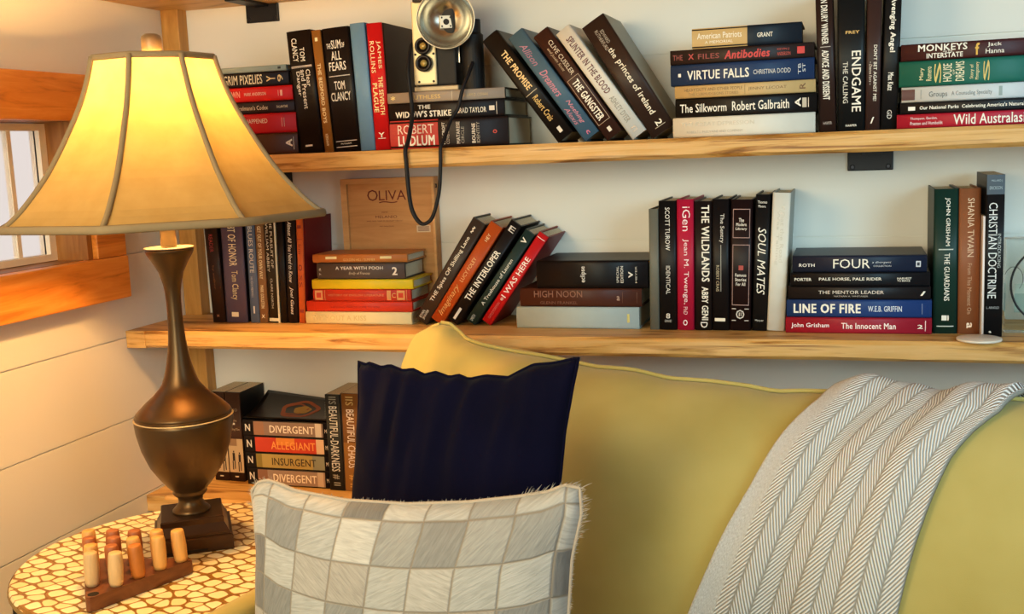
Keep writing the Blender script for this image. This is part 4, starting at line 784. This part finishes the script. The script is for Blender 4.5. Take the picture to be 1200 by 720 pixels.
def surf(s, v, off=0.0):
    i = v*(len(PS)-1); a = int(min(i, len(PS)-2)); f = i-a
    p = PS[a].lerp(PS[a+1], f); tn = (PS[a+1]-PS[a]); nrm = Vector((-tn.z, 0, tn.x)).normalized()
    q = p+nrm*off
    rz = lerp_list(ridge_t, max(s, .141)); wgt = max(0, min(1, (p.z-.60)/(.285))); wgt = wgt*wgt*(3-2*wgt)
    z = q.z+(rz-.885)*wgt
    tt = q.x*min(1, .25+.75*max(0, min(1, (s-.06)/.14))) if q.x < 0 or True else q.x
    # soft creases fanning from the pulled corner
    cr = math.exp(-((s-.26)/.16)**2)*max(0, (p.z-.78)/.1)
    d = .0075*cr*math.sin(60*(s*.7-(z-.9)*1.1))+.0035*noise.noise((s*5, z*5, 2))*wgt + .003*noise.noise((s*11, z*4, 7))*wgt
    base = sp3(s, tt+d*(1 if q.x > -.02 else 0), z+d*.5)
    return base
bm = bmesh.new(); grid = []; nS = 150
for j, p in enumerate(PS):
    v = j/(len(PS)-1); row = []
    zz = p.z+(.945-.885)*max(0, min(1, (p.z-.60)/.285))
    sl = lerp_list(LEFT, zz)
    for i in range(nS+1):
        u = i/nS; s = sl+(1.42-sl)*(u**1.25)
        row.append(bm.verts.new(surf(s, v)))
    grid.append(row)
for a, b in zip(grid, grid[1:]):
    for i in range(nS): bm.faces.new((a[i], b[i], b[i+1], a[i+1])).smooth = True
bm.faces.new([r[0] for r in grid]); bm.faces.new([r[-1] for r in grid][::-1])
bm.faces.new(grid[0]); bm.faces.new(grid[-1][::-1])
sofa = thing('sofa', 'yellow fabric sofa with loose back cushion below the shelves', 'sofa', sp3(.75, .3, 0), (0, 0, -SA))
Minv = (Matrix.Translation(sofa.location) @ Matrix.Rotation(-SA, 4, 'Z')).inverted()
def sofa_part(name, bm, mat, smooth=False):
    bmesh.ops.transform(bm, matrix=Minv, verts=bm.verts[:]); return obj(name, bm, mat, sofa, smooth)
sofa_part('back_cushion', bm, msofa)
vr = [j for j, p in enumerate(PS) if p.z >= .8849][0]/(len(PS)-1)
bm = bmesh.new()
pip = [surf(s, vr, .002)+Vector((0, 0, .0015)) for s in [.141+.016*k for k in range(79)]]
tube(bm, pip, .0032, 8)
ed = [sp3(s, .0, z+.001) for z, s in [(.945, .141), (.940, .126), (.927, .106), (.90, .094), (.867, .080), (.80, .089)]]
tube(bm, smoothpts([tuple(p) for p in ed], 4), .0032, 8); sofa_part('piping', bm, msofa)
def sbox(s0, s1, t0, t1, z0, z1, bev, seg=3):
    bm = bmesh.new(); fs = box(bm, s0, s1, t0, t1, z0, z1)
    bmesh.ops.bevel(bm, geom=bm.edges[:], offset=bev, segments=seg, affect='EDGES', profile=.6)
    m4 = Matrix(((S1.x, SN.x, 0, SO.x), (S1.y, SN.y, 0, SO.y), (0, 0, 1, 0), (0, 0, 0, 1)))
    bmesh.ops.transform(bm, matrix=m4, verts=bm.verts[:])
    bmesh.ops.recalc_face_normals(bm, faces=bm.faces[:])
    return bm
sofa_part('arm', sbox(.136, .178, .200, .98, .06, .668, .020), msofa, True)
sofa_part('seat_cushion', sbox(.190, 1.42, .190, .96, .30, .455, .04), msofa, True)
sofa_part('sofa_base', sbox(.190, 1.42, -.09, .94, .07, .298, .015), msofa, True)
for s, t in ((.15, .25), (.15, .92), (1.38, .92), (1.38, -.05)): sofa_part('foot', sbox(s-.02, s+.02, t-.02, t+.02, 0, .0695 if s > .2 else .0595, .003), M('3a2818', .5))

# blanket: herringbone throw laid over the sofa back
mh = bpy.data.materials.new('herringbone_knit'); nt, b = nodes(mh)
uv = N(nt, 'ShaderNodeUVMap'); sx = N(nt, 'ShaderNodeSeparateXYZ'); nt.links.new(uv.outputs[0], sx.inputs[0])
def mth(op, a, b2=None, clamp=False):
    n = N(nt, 'ShaderNodeMath', operation=op); n.use_clamp = clamp
    for k, x in enumerate((a, b2)):
        if x is None: continue
        if isinstance(x, (int, float)): n.inputs[k].default_value = x
        else: nt.links.new(x, n.inputs[k])
    return n.outputs[0]
ux = mth('MULTIPLY', sx.outputs[0], 5.0); tri = mth('PINGPONG', ux, .5)
ph = mth('ADD', mth('SUBTRACT', mth('MULTIPLY', sx.outputs[1], 125), mth('MULTIPLY', sx.outputs[0], 10)), mth('MULTIPLY', tri, -11.0))
st = mth('SINE', mth('MULTIPLY', ph, 2*PI)); st01 = mth('ADD', mth('MULTIPLY', st, .5), .5)
edge = mth('PINGPONG', ux, .25); groove = mth('MULTIPLY', mth('LESS_THAN', mth('ABSOLUTE', mth('SUBTRACT', tri, .25)), 2), 1)
ed2 = mth('MINIMUM', tri, mth('SUBTRACT', .5, tri)); gr = mth('MULTIPLY', ed2, 14, True)
hgt = mth('MULTIPLY', st01, gr)
inside = mth('GREATER_THAN', sx.outputs[0], .125)
nz = N(nt, 'ShaderNodeTexNoise'); nz.inputs['Scale'].default_value = 260; nt.links.new(uv.outputs[0], nz.inputs['Vector'])
plain = mth('MULTIPLY', nz.outputs['Fac'], .75)
hsel = mth('ADD', mth('MULTIPLY', hgt, inside), mth('MULTIPLY', plain, mth('SUBTRACT', 1.0, inside)))
rc = ramp(nt, [(0, '929088'), (.35, 'c4c4c2'), (.7, 'eceeec'), (1, 'f4f5f3')]); nt.links.new(hsel, rc.inputs[0]); nt.links.new(rc.outputs[0], b.inputs['Base Color'])
setin(b, 'Roughness', .95); setin(b, 'Specular IOR Level', .1)
bp = N(nt, 'ShaderNodeBump'); bp.inputs['Strength'].default_value = .7; bp.inputs['Distance'].default_value = .003; nt.links.new(hsel, bp.inputs['Height']); nt.links.new(bp.outputs[0], b.inputs['Normal'])
nP = len(PS)-1
def vidx(t, z): return min(range(nP+1), key=lambda j: (PS[j].x-t)**2+(PS[j].z-z)**2)/nP
EDG = [(vidx(-.090, .74), .835, 1.06), (vidx(-.04, .874), .820, 1.045), (vidx(0, .885), .808, 1.032), (vidx(.045, .876), .785, 1.012), (vidx(.075, .858), .764, .985), (vidx(.105, .83), .742, .962), (vidx(.135, .785), .720, .945), (vidx(.158, .73), .695, .930), (vidx(.172, .67), .672, .918), (vidx(.180, .60), .645, .906), (vidx(.184, .52), .615, .893), (vidx(.186, .44), .59, .88)]
bm = bmesh.new(); uvl = bm.loops.layers.uv.new('UVMap'); rows = []; nv, nu = 90, 70
def blk(u, v):
    vv = EDG[0][0]+(EDG[-1][0]-EDG[0][0])*v
    l = lerp_list([(a, b2) for a, b2, _ in EDG], vv); r = lerp_list([(a, c2) for a, _, c2 in EDG], vv)
    s = l+(r-l)*u
    rip = .004*math.sin(u*9+v*2.0)+.0025*math.sin(u*21-v*4)+.003*noise.noise((u*5, v*5, 1))
    top = math.exp(-((vv-vidx(0, .885))/.09)**2)
    p = surf(s, vv, .011+rip+.010*top*(.6+.4*math.sin(u*7+.5))*(0 if u > .97 else 1))
    return p
acc = 0; vl = []
for j in range(nv+1):
    if j: acc += (blk(.5, j/nv)-blk(.5, (j-1)/nv)).length
    vl.append(acc)
for j in range(nv+1): rows.append([bm.verts.new(blk(i/nu, j/nv)) for i in range(nu+1)])
for j in range(nv):
    for i in range(nu):
        f = bm.faces.new((rows[j][i], rows[j+1][i], rows[j+1][i+1], rows[j][i+1])); f.smooth = True
        for lp, (a, c2) in zip(f.loops, ((i, j), (i, j+1), (i+1, j+1), (i+1, j))): lp[uvl].uv = (a/nu, vl[c2])
bm.normal_update()
o = obj('throw_blanket', bm, mh); tag(o, 'cream and grey herringbone throw draped over the yellow sofa back', 'blanket')
sd = o.modifiers.new('thickness', 'SOLIDIFY'); sd.thickness = .006; sd.offset = 0

# ------------------------------------------------------------------ pillows
def pillow(name, label, top, right, bottom, left, t0, zt, lean, thick, mat, wrinkle=0.0, back=None, n=56):
    """edge polylines in sofa (s, z); t grows towards the room"""
    def ev(pl, u):
        L = [0]
        for a, b in zip(pl, pl[1:]): L.append(L[-1]+math.hypot(b[0]-a[0], b[1]-a[1]))
        x = u*L[-1]
        return (lerp_list(list(zip(L, [p[0] for p in pl])), x), lerp_list(list(zip(L, [p[1] for p in pl])), x))
    c00, c10, c11, c01 = bottom[0], bottom[-1], top[-1], top[0]
    def co(u, v):
        B, T, Lf, R = ev(bottom, u), ev(top, u), ev(left, v), ev(right, v)
        return [(1-v)*B[k]+v*T[k]+(1-u)*Lf[k]+u*R[k]-((1-u)*(1-v)*c00[k]+u*(1-v)*c10[k]+(1-u)*v*c01[k]+u*v*c11[k]) for k in (0, 1)]
    bm = bmesh.new(); uvl = bm.loops.layers.uv.new('UVMap'); sides = []
    cen = sp3(0, 0, 0)
    for sg in (1, -1):
        rows = []
        for j in range(n+1):
            row = []
            for i in range(n+1):
                u, v = i/n, j/n; s, z = co(u, v)
                e = (max(0, 1-(2*u-1)**4)*max(0, 1-(2*v-1)**4))
                bul = thick*(e**.55)*(.62+.38*(1-(2*u-1)**2)*(1-(2*v-1)**2))
                wr = 0
                if wrinkle:
                    wr = wrinkle*e**.5*(math.exp(-(1-v)*9)*(.9*math.sin(u*46+2*noise.noise((u*9, v*3, 5)))+.6*noise.noise((u*22, v*9, 2)))+noise.noise((u*5+sg, v*4, 3))*.6+math.exp(-(1-v)*7)*math.sin(u*34+3*noise.noise((u*6, v*4, 0)))*.5+math.exp(-u*6)*math.exp(-(1-v)*4)*math.sin(v*40+u*20)*.7)
                t = t0+(zt-(c00[1]+(zt-c00[1])*v))*lean+sg*bul/2+(wr if sg > 0 else 0)
                row.append((s, t, z))
            rows.append(row)
        sides.append(rows)
    V = {}
    def vert(sg, i, j):
        k = (0 if (i in (0, n) or j in (0, n)) else sg, i, j)
        if k not in V: V[k] = bm.verts.new(sp3(*sides[0 if sg > 0 else 1][j][i]))
        return V[k]
    for sg in (1, -1):
        for j in range(n):
            for i in range(n):
                q = [(i, j), (i+1, j), (i+1, j+1), (i, j+1)]
                if sg < 0: q = q[::-1]
                f = bm.faces.new([vert(sg, a, b2) for a, b2 in q]); f.smooth = True; f.material_index = 0 if sg > 0 else 1
                for lp, (a, b2) in zip(f.loops, q): lp[uvl].uv = (a/n, b2/n)
    root = thing(name, label, 'pillow', sp3((c00[0]+c10[0])/2, t0+(zt-c00[1])*lean, c00[1]), (0, 0, -SA))
    inv = (Matrix.Translation(root.location) @ Matrix.Rotation(-SA, 4, 'Z')).inverted()
    bmesh.ops.transform(bm, matrix=inv, verts=bm.verts[:])
    obj('pillow_cover', bm, [mat, back or mat], root)
    # seam cord round the rim
    loop = [sides[0][0][i] for i in range(n)]+[sides[0][j][n] for j in range(n)]+[sides[0][n][i] for i in range(n, 0, -1)]+[sides[0][j][0] for j in range(n, 0, -1)]
    return root, [inv @ sp3(*p) for p in loop]
mnavy = fabric('navy_cotton', '090a1c', '0e0f28', 700, .03)
r, loop = pillow('throw_pillow', 'small navy blue cushion leaning on the yellow sofa back',
       [(.226, .952), (.236, .948), (.244, .951), (.264, .946), (.278, .950), (.300, .944), (.316, .947), (.334, .9405), (.352, .9455), (.374, .940), (.388, .944), (.404, .9395), (.430, .946), (.463, .946), (.480, .955), (.500, .965), (.530, .969), (.564, .978)],
       [(.525, .462), (.532, .70), (.538, .80), (.546, .885), (.556, .94), (.564, .978)],
       [(.205, .462), (.36, .458), (.525, .462)], [(.205, .462), (.209, .60), (.214, .72), (.222, .81), (.227, .90), (.226, .952)], .335, .96, .10, .105, mnavy, .011)
bm = bmesh.new(); tube(bm, loop, .0022, 6, closed=True); obj('seam', bm, mnavy, r)
bm = bmesh.new(); lathe(bm, [(.002, 0), (.0025, .001), (.001, .0022)], 10); o = obj('thread_bead', bm, M('d8d8d0', .4), r); o.matrix_parent_inverse = Matrix(); 
o.location = (-.110, -.034, .305); o.rotation_euler = (PI/2, 0, 0)
# patchwork hide pillow
mp_ = bpy.data.materials.new('patchwork_hide'); nt, b = nodes(mp_)
uv = N(nt, 'ShaderNodeUVMap'); mpp = N(nt, 'ShaderNodeMapping'); mpp.inputs['Scale'].default_value = (8, 8, 1); mpp.inputs['Location'].default_value = (.25, .32, 0); nt.links.new(uv.outputs[0], mpp.inputs[0])
fl_ = N(nt, 'ShaderNodeVectorMath', operation='FLOOR'); nt.links.new(mpp.outputs[0], fl_.inputs[0])
wn = N(nt, 'ShaderNodeTexWhiteNoise', noise_dimensions='2D'); nt.links.new(fl_.outputs[0], wn.inputs['Vector'])
rc = ramp(nt, [(0, '6c7176'), (.2, '8b9297'), (.45, 'a5adb2'), (.7, 'b6bdc1'), (1, '9a9a98')]); nt.links.new(wn.outputs['Value'], rc.inputs[0])
fr = N(nt, 'ShaderNodeVectorMath', operation='FRACTION'); nt.links.new(mpp.outputs[0], fr.inputs[0]); sx = N(nt, 'ShaderNodeSeparateXYZ'); nt.links.new(fr.outputs[0], sx.inputs[0])
px_ = mth('PINGPONG', sx.outputs[0], .5); py = mth('PINGPONG', sx.outputs[1], .5); dd = mth('MINIMUM', px_, py); seam = mth('MULTIPLY', dd, 26, True)
# hair: streaks whose direction changes per patch
rot = N(nt, 'ShaderNodeVectorRotate'); rot.rotation_type = 'Z_AXIS'; nt.links.new(uv.outputs[0], rot.inputs['Vector']); nt.links.new(mth('MULTIPLY', wn.outputs['Value'], 2.4), rot.inputs['Angle'])
mp3 = N(nt, 'ShaderNodeMapping'); mp3.inputs['Scale'].default_value = (150, 18, 1); nt.links.new(rot.outputs[0], mp3.inputs[0])
hn = N(nt, 'ShaderNodeTexNoise'); hn.inputs['Scale'].default_value = 1.0; hn.inputs['Detail'].default_value = 4; hn.inputs['Distortion'].default_value = .6; nt.links.new(mp3.outputs[0], hn.inputs['Vector'])
m1 = N(nt, 'ShaderNodeMix', data_type='RGBA', blend_type='OVERLAY'); m1.inputs[0].default_value = .42; nt.links.new(rc.outputs[0], m1.inputs[6]); nt.links.new(hn.outputs['Fac'], m1.inputs[7])
m2 = N(nt, 'ShaderNodeMix', data_type='RGBA'); nt.links.new(seam, m2.inputs[0]); m2.inputs[6].default_value = lin('86827a')+(1,); nt.links.new(m1.outputs[2], m2.inputs[7]); nt.links.new(m2.outputs[2], b.inputs['Base Color'])
setin(b, 'Roughness', .7); setin(b, 'Sheen Weight', .2)
hh = mth('ADD', mth('MULTIPLY', seam, .9), mth('MULTIPLY', hn.outputs['Fac'], .6)); bp = N(nt, 'ShaderNodeBump'); bp.inputs['Strength'].default_value = .5; bp.inputs['Distance'].default_value = .003; nt.links.new(hh, bp.inputs['Height']); nt.links.new(bp.outputs[0], b.inputs['Normal'])
r, loop = pillow('patchwork_pillow', 'grey and cream patchwork hide pillow in front of the navy cushion',
       [(.183, .816), (.196, .829), (.212, .833), (.235, .830), (.255, .825), (.335, .823), (.425, .830), (.508, .843), (.575, .858), (.612, .868), (.632, .878), (.650, .877)],
       [(.618, .465), (.626, .60), (.634, .72), (.640, .80), (.652, .850), (.650, .877)],
       [(.184, .465), (.40, .460), (.618, .465)], [(.184, .465), (.186, .55), (.188, .66), (.192, .74), (.186, .79), (.183, .816)], .515, .85, .06, .12, mp_, .002, M('7a5a44', .9))
bm = bmesh.new(); tube(bm, loop, .0022, 6, closed=True); obj('seam', bm, M('b4aca0', .9), r)

bm = bmesh.new(); rnd = random.Random(3); n4 = len(loop)//4
for k in range(n4-6, 3*n4+4):
    p = loop[k]; q = loop[(k+1) % len(loop)]; corner = 1.8 if abs(k-2*n4) < 9 else (1.2 if abs(k-3*n4) < 6 else .75)
    cz = sum((l for l in loop), Vector())/len(loop); outw = (p-cz); outw.y = 0; outw.normalize()
    for m_ in range(7):
        a = p.lerp(q, rnd.random()); d = (outw+Vector((rnd.uniform(-.5, .5), rnd.uniform(-.7, .5), rnd.uniform(-.3, .3)))).normalized()*rnd.uniform(.004, .0095)*corner
        wv = Vector((rnd.uniform(-1, 1), 0, rnd.uniform(-1, 1))).normalized()*.00045
        b0 = bm.verts.new(a-wv-outw*.002); b1 = bm.verts.new(a+wv-outw*.002); b2 = bm.verts.new(a+d*.6+Vector((0, -.0008, 0))); b3 = bm.verts.new(a+d-Vector((0, 0, .0012)))
        bm.faces.new((b0, b1, b2)); bm.faces.new((b0, b2, b3))
o = obj('fur_fringe', bm, M('c2bcb0', .8), r); o['kind'] = 'stuff'
